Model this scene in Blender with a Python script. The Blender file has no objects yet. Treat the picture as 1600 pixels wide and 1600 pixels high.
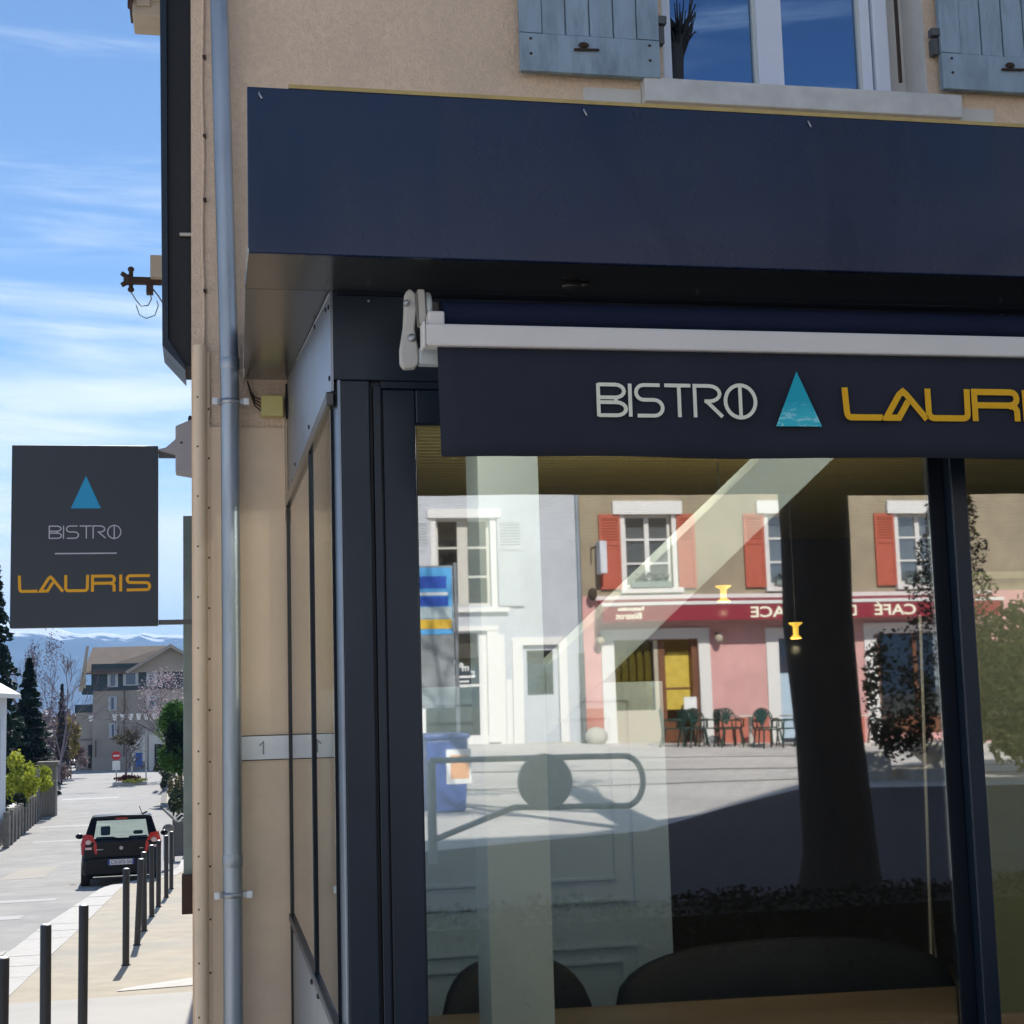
import bpy, bmesh, math, random
from mathutils import Vector, Matrix
R = math.radians
rnd = random.Random(7)
scene = bpy.context.scene
COL = scene.collection

# ------------------------------------------------------------------ camera
cam_d = bpy.data.cameras.new('camera'); cam = bpy.data.objects.new('camera', cam_d); COL.objects.link(cam)
cam_d.sensor_width = 36; cam_d.lens = 2333.6/1600*36
cam_d.clip_start = 0.1; cam_d.clip_end = 20000
p, r, yw = R(7.02246), R(-1.63348), R(-11.71187)
f_ = Vector((-math.sin(yw)*math.cos(p), math.cos(yw)*math.cos(p), math.sin(p)))
rt = Vector((math.cos(yw), math.sin(yw), 0)); up = rt.cross(f_)
r2 = math.cos(r)*rt + math.sin(r)*up; u2 = -math.sin(r)*rt + math.cos(r)*up
cam.matrix_world = Matrix(((r2.x, u2.x, -f_.x, 0), (r2.y, u2.y, -f_.y, 0), (r2.z, u2.z, -f_.z, 2.0), (0, 0, 0, 1)))
scene.camera = cam

# ------------------------------------------------------------------ world
SUN_EL, SUN_AZ = 38.0, 1.5
world = bpy.data.worlds.new('World'); scene.world = world; world.use_nodes = True
wn = world.node_tree.nodes; wl = world.node_tree.links
for n in list(wn): wn.remove(n)
def wnode(t, **k):
    n = wn.new(t)
    for a, b in k.items(): setattr(n, a, b)
    return n
wo = wnode('ShaderNodeOutputWorld'); bg = wnode('ShaderNodeBackground'); bg.inputs[1].default_value = 0.12
sky = wnode('ShaderNodeTexSky'); sky.sky_type = 'NISHITA'; sky.sun_disc = False
sky.sun_elevation = R(SUN_EL); sky.sun_rotation = R(SUN_AZ); sky.altitude = 400; sky.air_density = 1.0; sky.dust_density = 0.0; sky.ozone_density = 5.0
tc = wnode('ShaderNodeTexCoord'); sep = wnode('ShaderNodeSeparateXYZ'); wl.new(tc.outputs['Generated'], sep.inputs[0])
mp = wnode('ShaderNodeMapping'); mp.inputs['Scale'].default_value = (1.5, 1.5, 13.0); mp.inputs['Rotation'].default_value = (0.12, 0.1, 0.3)
wl.new(tc.outputs['Generated'], mp.inputs[0])
nz = wnode('ShaderNodeTexNoise'); nz.inputs['Scale'].default_value = 2.1; nz.inputs['Detail'].default_value = 8; nz.inputs['Roughness'].default_value = 0.58; nz.inputs['Distortion'].default_value = 0.5
wl.new(mp.outputs[0], nz.inputs['Vector'])
# cloud amount: thick close to the horizon, wisps above
hr = wnode('ShaderNodeMapRange'); hr.inputs['From Min'].default_value = 0.03; hr.inputs['From Max'].default_value = 0.34; hr.inputs['To Min'].default_value = 0.42; hr.inputs['To Max'].default_value = -0.09
wl.new(sep.outputs[2], hr.inputs['Value'])
ad = wnode('ShaderNodeMath', operation='ADD'); wl.new(nz.outputs[0], ad.inputs[0]); wl.new(hr.outputs[0], ad.inputs[1])
cr = wnode('ShaderNodeMapRange', interpolation_type='SMOOTHSTEP'); cr.inputs['From Min'].default_value = 0.40; cr.inputs['From Max'].default_value = 0.86
wl.new(ad.outputs[0], cr.inputs['Value'])
mx = wnode('ShaderNodeMix', data_type='RGBA'); wl.new(cr.outputs[0], mx.inputs[0]); hs = wnode('ShaderNodeHueSaturation'); hs.inputs['Saturation'].default_value = 0.98; hs.inputs['Value'].default_value = 0.59; wl.new(sky.outputs[0], hs.inputs['Color']); wl.new(hs.outputs[0], mx.inputs[6]); mx.inputs[7].default_value = (5.6, 5.95, 6.3, 1)
wl.new(mx.outputs[2], bg.inputs[0]); wl.new(bg.outputs[0], wo.inputs[0])

# ------------------------------------------------------------------ sun, exposure
sd = bpy.data.lights.new('sun', 'SUN'); sd.energy = 3.8; sd.angle = R(0.53); sd.color = (1.0, 0.95, 0.88)
so = bpy.data.objects.new('sun', sd); COL.objects.link(so); so.location = (0, 20, 40)
trav = -Vector((math.sin(R(SUN_AZ))*math.cos(R(SUN_EL)), math.cos(R(SUN_AZ))*math.cos(R(SUN_EL)), math.sin(R(SUN_EL))))
so.rotation_mode = 'QUATERNION'; so.rotation_quaternion = trav.to_track_quat('-Z', 'Y')
vs = scene.view_settings; vs.view_transform = 'Standard'; vs.look = 'None'; vs.exposure = 0.78; vs.gamma = 1; vs.use_curve_mapping = False

# ------------------------------------------------------------------ materials
def newmat(name):
    m = bpy.data.materials.new(name); m.use_nodes = True
    nt = m.node_tree; return m, nt.nodes, nt.links, nt.nodes['Principled BSDF']
def mat(name, col, rough=.6, metal=0, var=.12, scale=6, bump=0, bscale=80, spec=.5, coat=0, detail=5, stain=None, sscale=1.2, stretch=None, rvar=0):
    m, n, l, b = newmat(name)
    b.inputs['Roughness'].default_value = rough; b.inputs['Metallic'].default_value = metal
    b.inputs['Specular IOR Level'].default_value = spec; b.inputs['Coat Weight'].default_value = coat
    tcn = n.new('ShaderNodeTexCoord'); src = tcn.outputs['Object']
    if stretch:
        mpn = n.new('ShaderNodeMapping'); mpn.inputs['Scale'].default_value = stretch; l.new(src, mpn.inputs[0]); src = mpn.outputs[0]
    no = n.new('ShaderNodeTexNoise'); no.inputs['Scale'].default_value = scale; no.inputs['Detail'].default_value = detail; no.inputs['Roughness'].default_value = .6
    l.new(src, no.inputs['Vector'])
    ra = n.new('ShaderNodeMapRange'); ra.inputs['From Min'].default_value = .3; ra.inputs['From Max'].default_value = .7
    ra.inputs['To Min'].default_value = 1-var; ra.inputs['To Max'].default_value = 1+var; l.new(no.outputs[0], ra.inputs[0])
    mu = n.new('ShaderNodeVectorMath'); mu.operation = 'SCALE'; mu.inputs[0].default_value = col[:3]; l.new(ra.outputs[0], mu.inputs['Scale'])
    out = mu.outputs[0]
    if stain:
        n2 = n.new('ShaderNodeTexNoise'); n2.inputs['Scale'].default_value = sscale; n2.inputs['Detail'].default_value = 7; n2.inputs['Roughness'].default_value = .65; l.new(src, n2.inputs['Vector'])
        r2_ = n.new('ShaderNodeMapRange'); r2_.inputs['From Min'].default_value = .50; r2_.inputs['From Max'].default_value = .72; l.new(n2.outputs[0], r2_.inputs[0])
        mi = n.new('ShaderNodeMix'); mi.data_type = 'RGBA'; l.new(r2_.outputs[0], mi.inputs[0]); l.new(out, mi.inputs[6]); mi.inputs[7].default_value = (*stain, 1); out = mi.outputs[2]
    l.new(out, b.inputs['Base Color'])
    if rvar:
        n3 = n.new('ShaderNodeTexNoise'); n3.inputs['Scale'].default_value = 2.3; n3.inputs['Detail'].default_value = 9; n3.inputs['Roughness'].default_value = .7; m3 = n.new('ShaderNodeMapping'); m3.inputs['Scale'].default_value = (1.6, 1, .35); l.new(tcn.outputs['Object'], m3.inputs[0]); l.new(m3.outputs[0], n3.inputs['Vector'])
        r3 = n.new('ShaderNodeMapRange'); r3.inputs['From Min'].default_value = .3; r3.inputs['From Max'].default_value = .7; r3.inputs['To Min'].default_value = max(.02, rough-rvar); r3.inputs['To Max'].default_value = rough+rvar; l.new(n3.outputs[0], r3.inputs[0]); l.new(r3.outputs[0], b.inputs['Roughness'])
    if bump:
        bn = n.new('ShaderNodeTexNoise'); bn.inputs['Scale'].default_value = bscale; bn.inputs['Detail'].default_value = 4; l.new(src, bn.inputs['Vector'])
        bu = n.new('ShaderNodeBump'); bu.inputs['Strength'].default_value = bump; bu.inputs['Distance'].default_value = .01; l.new(bn.outputs[0], bu.inputs['Height']); l.new(bu.outputs[0], b.inputs['Normal'])
    return m
def glassmat(name, refl=.25, tint=(.8, .84, .82), wav=0.0, wscale=1.5, gcol=(1, 1, 1), rough_=0.0):
    m, n, l, b = newmat(name); n.remove(b)
    out = [x for x in n if x.type == 'OUTPUT_MATERIAL'][0]
    tr = n.new('ShaderNodeBsdfTransparent'); tr.inputs[0].default_value = (*tint, 1)
    gl = n.new('ShaderNodeBsdfGlossy'); gl.inputs['Roughness'].default_value = rough_; gl.inputs['Color'].default_value = (*gcol, 1)
    fr = n.new('ShaderNodeFresnel'); ge_ = n.new('ShaderNodeNewGeometry'); io = n.new('ShaderNodeMapRange'); io.inputs['To Min'].default_value = 1.5; io.inputs['To Max'].default_value = 1/1.5
    l.new(ge_.outputs['Backfacing'], io.inputs['Value']); l.new(io.outputs[0], fr.inputs[0])
    ma = n.new('ShaderNodeMath'); ma.operation = 'ADD'; ma.use_clamp = True; l.new(fr.outputs[0], ma.inputs[0]); ma.inputs[1].default_value = refl-.04
    mxs = n.new('ShaderNodeMixShader'); l.new(ma.outputs[0], mxs.inputs[0]); l.new(tr.outputs[0], mxs.inputs[1]); l.new(gl.outputs[0], mxs.inputs[2]); l.new(mxs.outputs[0], out.inputs[0])
    if wav:
        tcn = n.new('ShaderNodeTexCoord'); no = n.new('ShaderNodeTexNoise'); no.inputs['Scale'].default_value = wscale; no.inputs['Detail'].default_value = 1; l.new(tcn.outputs['Object'], no.inputs['Vector'])
        bu = n.new('ShaderNodeBump'); bu.inputs['Strength'].default_value = wav; bu.inputs['Distance'].default_value = .01; l.new(no.outputs[0], bu.inputs['Height'])
        l.new(bu.outputs[0], gl.inputs['Normal'])
    return m
def emat(name, col, s):
    m, n, l, b = newmat(name)
    b.inputs['Base Color'].default_value = (*col, 1); b.inputs['Emission Color'].default_value = (*col, 1); b.inputs['Emission Strength'].default_value = s
    return m
def leafmat(name, c1, c2, scale=3.0):
    m, n, l, b = newmat(name)
    tcn = n.new('ShaderNodeTexCoord'); no = n.new('ShaderNodeTexNoise'); no.inputs['Scale'].default_value = scale; no.inputs['Detail'].default_value = 4; l.new(tcn.outputs['Object'], no.inputs['Vector'])
    ra = n.new('ShaderNodeMapRange'); ra.inputs['From Min'].default_value = .35; ra.inputs['From Max'].default_value = .65; l.new(no.outputs[0], ra.inputs[0])
    mi = n.new('ShaderNodeMix'); mi.data_type = 'RGBA'; l.new(ra.outputs[0], mi.inputs[0]); mi.inputs[6].default_value = (*c1, 1); mi.inputs[7].default_value = (*c2, 1)
    l.new(mi.outputs[2], b.inputs['Base Color']); b.inputs['Roughness'].default_value = .6; b.inputs['Specular IOR Level'].default_value = .25
    b.inputs['Subsurface Weight'].default_value = 0
    tl = n.new('ShaderNodeBsdfTranslucent'); l.new(mi.outputs[2], tl.inputs[0]); ms = n.new('ShaderNodeMixShader'); ms.inputs[0].default_value = .35
    out = [x for x in n if x.type == 'OUTPUT_MATERIAL'][0]; l.new(b.outputs[0], ms.inputs[1]); l.new(tl.outputs[0], ms.inputs[2]); l.new(ms.outputs[0], out.inputs[0])
    return m
def brickmat(name, c1, c2, mortar, w, h, rough=.85, msize=.02, rot=0, bump=.4):
    m, n, l, b = newmat(name)
    tcn = n.new('ShaderNodeTexCoord'); mpn = n.new('ShaderNodeMapping'); mpn.inputs['Rotation'].default_value = (0, 0, rot); l.new(tcn.outputs['Object'], mpn.inputs[0])
    br = n.new('ShaderNodeTexBrick'); l.new(mpn.outputs[0], br.inputs['Vector'])
    br.inputs['Color1'].default_value = (*c1, 1); br.inputs['Color2'].default_value = (*c2, 1); br.inputs['Mortar'].default_value = (*mortar, 1)
    br.inputs['Scale'].default_value = 1; br.inputs['Brick Width'].default_value = w; br.inputs['Row Height'].default_value = h; br.inputs['Mortar Size'].default_value = msize
    no = n.new('ShaderNodeTexNoise'); no.inputs['Scale'].default_value = .6; no.inputs['Detail'].default_value = 6; l.new(tcn.outputs['Object'], no.inputs['Vector'])
    ra = n.new('ShaderNodeMapRange'); ra.inputs['To Min'].default_value = .7; ra.inputs['To Max'].default_value = 1.25; l.new(no.outputs[0], ra.inputs[0])
    mu = n.new('ShaderNodeVectorMath'); mu.operation = 'SCALE'; l.new(br.outputs[0], mu.inputs[0]); l.new(ra.outputs[0], mu.inputs['Scale']); l.new(mu.outputs[0], b.inputs['Base Color'])
    b.inputs['Roughness'].default_value = rough
    bu = n.new('ShaderNodeBump'); bu.inputs['Strength'].default_value = bump; bu.inputs['Distance'].default_value = .01; bu.invert = True; l.new(br.outputs['Fac'], bu.inputs['Height']); l.new(bu.outputs[0], b.inputs['Normal'])
    return m
MT = {}
def K(k, *a, **kw): MT[k] = mat(k, *a, **kw)
K('plaster', (.82, .62, .45), .9, var=.08, scale=34, detail=9, bump=1.0, bscale=70, stain=(.71, .545, .40), sscale=.9)
K('plaster_low', (.87, .66, .455), .9, var=.05, scale=3, bump=.2, bscale=90, stain=(.74, .565, .40), sscale=1.3)  # lifted above the upper plaster to stand in for bounced light
K('render_pale', (.68, .66, .61), .85, var=.05, scale=5, bump=.2, bscale=60)
K('stone_sill', (.68, .67, .64), .8, var=.10, scale=9, bump=.15, bscale=120, stain=(.55, .54, .52), sscale=3)
K('fascia', (.003, .013, .046), .24, 0, var=.10, scale=2, spec=.75, coat=.1, stain=(.010, .020, .045), sscale=.8, rvar=.10)
K('frame', (.014, .025, .040), .36, 0, var=.10, scale=4, spec=.45, rvar=.10)
K('frame_dark', (.008, .012, .018), .6, 0, var=.10, scale=4, spec=.2)
K('clad', (.30, .33, .37), .36, .85, var=.08, scale=3, spec=.8)
K('trim_metal', (.42, .45, .50), .32, .9, var=.05, scale=6)
K('soffit', (.055, .055, .052), .20, .35, var=.06, scale=3, spec=.7)
K('gold_strip', (.55, .40, .14), .5, 0, var=.12, scale=12)
K('zinc', (.42, .46, .50), .42, .75, var=.16, scale=7, bump=.05, bscale=30, stretch=(1, 1, .15), stain=(.30, .34, .36), sscale=9)
K('screw', (.10, .08, .07), .5, .6)
K('steel', (.45, .46, .47), .4, .8)
K('cream_paint', (.60, .57, .50), .45, 0, var=.05)
K('white_alu', (.86, .80, .72), .4, 0, var=.03)
K('grey_alu', (.62, .65, .64), .45, 0, var=.03)
K('fabric', (.034, .037, .050), .85, 0, var=.10, scale=3, bump=.12, bscale=400, spec=.2)
K('fabric_roll', (.014, .020, .050), .8, 0, var=.10, spec=.2)
K('letter_cream', (.95, .93, .72), .7, 0, var=.04, scale=30)
K('letter_orange', (.98, .50, .0), .6, 0, var=.04, scale=30)
K('sign_panel', (.026, .036, .048), .42, 0, var=.08, scale=3)
K('sign_blue', (.01, .33, .60), .5, 0, var=.04)
K('sign_grey', (.56, .54, .60), .6, 0, var=.04)
K('sign_orange', (.86, .42, .005), .5, 0, var=.04)
K('shutter_blue', (.32, .42, .50), .7, 0, var=.12, scale=14, bump=.25, bscale=90, stretch=(1, 1, .25), stain=(.20, .26, .32), sscale=9)
K('pvc', (.78, .82, .90), .35, 0, var=.02)
K('junction_yellow', (.62, .53, .20), .6, 0, var=.05)
K('black', (.012, .012, .013), .5)
K('rust', (.05, .03, .02), .8, var=.2)
K('black_rubber', (.015, .015, .016), .8)
K('bollard', (.035, .037, .040), .45, .2, var=.08, scale=20)
K('asphalt', (.345, .335, .315), .9, var=.16, scale=1.6, bump=.5, bscale=90, stain=(.26, .26, .255), sscale=.5, detail=12)
K('pavement', (.46, .405, .31), .9, var=.12, scale=2.5, bump=.5, bscale=120, stain=(.38, .36, .31), sscale=.7, detail=12)
K('pavement_grey', (.47, .46, .43), .9, var=.08, scale=1.2, bump=.2, bscale=150, stain=(.41, .40, .38), sscale=.6)
K('kerb_joint', (.22, .21, .19), .95)
K('road_patch', (.39, .355, .30), .9, var=.1, scale=2)
K('pale_patch', (.58, .57, .53), .9, var=.1, scale=5)
K('road_line', (.43, .425, .41), .85, var=.12, scale=3)
K('kerb', (.50, .485, .45), .85, var=.08, scale=6, bump=.3, bscale=60)
K('ground', (.20, .19, .15), .95, var=.2, scale=.1)
K('grass', (.09, .12, .04), .95, var=.3, scale=.4)
K('paint_white', (.75, .75, .73), .7, var=.12, scale=9)
K('grey_wall', (.50, .52, .56), .85, var=.07, scale=2, bump=.15, bscale=40, stain=(.43, .44, .46), sscale=.7)
K('white_trim', (.74, .72, .69), .7, var=.03)
K('pink_wall', (.66, .36, .34), .85, var=.09, scale=2, bump=.15, bscale=40, stain=(.56, .33, .30), sscale=.8)
K('ochre_wall', (.34, .28, .19), .85, var=.12, scale=2, bump=.15, bscale=40, stain=(.26, .22, .16), sscale=.8)
K('red_plinth', (.50, .16, .11), .85, var=.10, scale=3)
K('shutter_red', (.46, .10, .055), .6, var=.10, scale=9)
K('shutter_grey', (.50, .52, .55), .7, var=.05)
K('awning_red', (.26, .018, .035), .8, var=.08)
K('awning_red_pale', (.42, .26, .26), .8, var=.08)
K('yellow_room', (.60, .44, .06), .6, var=.15)
K('wood_door', (.16, .06, .025), .5, var=.2, scale=9, stretch=(1, 1, .2))
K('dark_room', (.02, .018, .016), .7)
K('curtain', (.62, .63, .66), .8, var=.2, scale=12, stretch=(1, 1, .1))
K('green_plastic', (.012, .045, .035), .35)
K('table_top', (.62, .58, .52), .5)
K('bark', (.022, .017, .014), .95, var=.35, scale=8, bump=.9, bscale=18, stretch=(1, 1, .25))
K('bark_grey', (.16, .13, .13), .9, var=.3, scale=6)
K('twig_lilac', (.22, .18, .21), .9, var=.2)
K('stone_planter', (.50, .47, .41), .9, var=.10, scale=6, bump=.3, bscale=50)
K('wood_slat', (.50, .41, .17), .5, var=.2, scale=5, stretch=(.2, 1, 1))
K('column_paint', (.76, .84, .80), .6, var=.03)
K('panel_white', (.44, .56, .66), .55, var=.04)
K('olive_paint', (.22, .23, .13), .7, var=.06)
K('floor_wood', (.22, .18, .14), .5, var=.2, scale=3, stretch=(.2, 1, 1))
K('room_wall', (.05, .05, .055), .8)
K('seat_navy', (.006, .011, .022), .7)
K('table_wood', (.16, .115, .075), .45, var=.18, scale=4, stretch=(.15, 1, 1))
K('dull_steel', (.34, .36, .36), .6, .2)
K('brown_tile', (.20, .12, .09), .85, var=.2, scale=2)
K('roof_brown', (.17, .12, .085), .9, var=.15, scale=.8)
K('roof_pale', (.42, .37, .32), .9, var=.15, scale=.8)
K('house_stone', (.40, .35, .30), .9, var=.08, scale=.5)
K('house_timber', (.055, .075, .085), .8, var=.15, scale=2)
K('concrete', (.24, .225, .20), .9, var=.25, scale=2, bump=.4, bscale=20, stain=(.10, .095, .085), sscale=2)
K('white_house', (.60, .64, .68), .85, var=.04)
K('car_black', (.003, .004, .009), .28, 0, var=.02, spec=.25, coat=.08)
K('car_bumper', (.006, .007, .010), .45, spec=.3)
K('tyre', (.012, .012, .012), .9)
K('car_blue', (.03, .045, .10), .25, coat=.8)
K('car_silver', (.45, .52, .55), .3, .3, coat=.6)
K('car_van', (.30, .34, .42), .3, .2, coat=.6)
K('tail_red', (.50, .004, .006), .25, coat=.3, var=.1, scale=30)
K('lamp_clear', (.75, .55, .50), .2)
K('plate_white', (.72, .72, .74), .4)
K('plate_blue', (.02, .06, .35), .4)
K('navy_text', (.03, .04, .10), .5)
K('sign_white', (.84, .84, .82), .5)
K('sign_red', (.60, .03, .04), .5)
K('street_blue', (.03, .12, .45), .5)
K('backboard_grey', (.30, .33, .34), .5, var=.4, scale=2)
K('poster_blue', (.10, .42, .80), .5)
K('poster_navy', (.02, .09, .50), .5)
K('poster_pale', (.48, .58, .60), .5)
K('poster_yellow', (.75, .48, .04), .5)
K('bin_blue', (.05, .10, .36), .4)
K('orange_print', (.75, .38, .18), .6)
K('beige_wood', (.46, .40, .31), .75, var=.06)
K('eave_brown', (.05, .02, .02), .6)
K('fence_grey', (.10, .105, .11), .6)
K('grey_box', (.36, .35, .37), .7, var=.05)
K('mast_green', (.24, .29, .27), .55, .4, var=.15, scale=6)
K('flower_red', (.16, .03, .025), .8, var=.3, scale=4)
K('slate_glass', (.09, .14, .22), .15)
MT['glass_shop'] = glassmat('glass_shop', .36, (.92, .95, .93), rough_=.014, wav=.018, wscale=1.3)
MT['glass_side'] = glassmat('glass_side', .10, (.85, .88, .87), wav=.004)
MT['glass_win'] = glassmat('glass_win', .42, (.35, .38, .45), wav=.012, wscale=2, gcol=(.50, .72, 1.0))
MT['glass_far'] = glassmat('glass_far', .15, (.7, .72, .72))
MT['glass_car'] = glassmat('glass_car', .05, (.90, .94, .92))
MT['lamp_glow'] = emat('lamp_glow', (1.0, .58, .08), 1.0)
MT['fill_glow'] = emat('fill_glow', (1.0, .85, .6), 6.0)  # lens glow of the added fill lamps
MT['paving'] = brickmat('paving', (.72, .68, .63), (.66, .63, .59), (.48, .46, .43), .45, .22, msize=.012, rot=.35)
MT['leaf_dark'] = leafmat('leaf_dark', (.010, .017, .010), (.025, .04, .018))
MT['leaf_laurel'] = leafmat('leaf_laurel', (.038, .044, .018), (.078, .080, .034), 1.2)
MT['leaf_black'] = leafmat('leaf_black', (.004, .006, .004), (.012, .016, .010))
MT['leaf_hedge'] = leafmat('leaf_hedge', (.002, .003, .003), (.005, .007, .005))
MT['leaf_fir'] = leafmat('leaf_fir', (.010, .022, .018), (.022, .045, .028), 1.2)
MT['leaf_brownfir'] = leafmat('leaf_brownfir', (.07, .06, .06), (.12, .10, .10), 1)
MT['leaf_yellow'] = leafmat('leaf_yellow', (.22, .28, .03), (.50, .52, .06), 1.6)
MT['leaf_ochre'] = leafmat('leaf_ochre', (.20, .15, .05), (.30, .24, .08), 1)
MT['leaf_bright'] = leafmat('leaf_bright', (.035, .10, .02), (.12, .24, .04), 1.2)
MT['leaf_olive'] = leafmat('leaf_olive', (.07, .065, .03), (.13, .12, .06), 2)
MT['leaf_winter'] = leafmat('leaf_winter', (.14, .10, .10), (.24, .18, .18), 1)
MT['blossom'] = leafmat('blossom', (.38, .30, .33), (.60, .52, .55), 2)
MT['shade_setts'] = brickmat('shade_setts', (.040, .046, .066), (.030, .035, .052), (.02, .022, .032), .22, .14, msize=.012, rot=.5)  # near-black paving tone: the bistro's shade put into the colour
def sky_print():
    m, n, l, b = newmat('triangle_print')
    tcn = n.new('ShaderNodeTexCoord'); mpn = n.new('ShaderNodeMapping'); mpn.inputs['Scale'].default_value = (14, 1, 34); l.new(tcn.outputs['Object'], mpn.inputs[0])
    no = n.new('ShaderNodeTexNoise'); no.inputs['Scale'].default_value = 1.6; no.inputs['Distortion'].default_value = 1.6; no.inputs['Detail'].default_value = 3; l.new(mpn.outputs[0], no.inputs['Vector'])
    se = n.new('ShaderNodeSeparateXYZ'); l.new(tcn.outputs['Object'], se.inputs[0])
    hz = n.new('ShaderNodeMapRange'); hz.inputs['From Min'].default_value = 2.87; hz.inputs['From Max'].default_value = 2.82; l.new(se.outputs[2], hz.inputs[0])
    ra = n.new('ShaderNodeMapRange'); ra.inputs['From Min'].default_value = .50; ra.inputs['From Max'].default_value = .62; l.new(no.outputs[0], ra.inputs[0])
    mu = n.new('ShaderNodeMath'); mu.operation = 'MULTIPLY'; l.new(hz.outputs[0], mu.inputs[0]); l.new(ra.outputs[0], mu.inputs[1])
    m0 = n.new('ShaderNodeMix'); m0.data_type = 'RGBA'; l.new(hz.outputs[0], m0.inputs[0]); m0.inputs[6].default_value = (.01, .46, .56, 1); m0.inputs[7].default_value = (.05, .62, .70, 1)
    mi = n.new('ShaderNodeMix'); mi.data_type = 'RGBA'; l.new(mu.outputs[0], mi.inputs[0]); l.new(m0.outputs[2], mi.inputs[6]); mi.inputs[7].default_value = (.35, .82, .86, 1)
    l.new(mi.outputs[2], b.inputs['Base Color']); b.inputs['Roughness'].default_value = .7
    return m
MT['triangle_print'] = sky_print()

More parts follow.
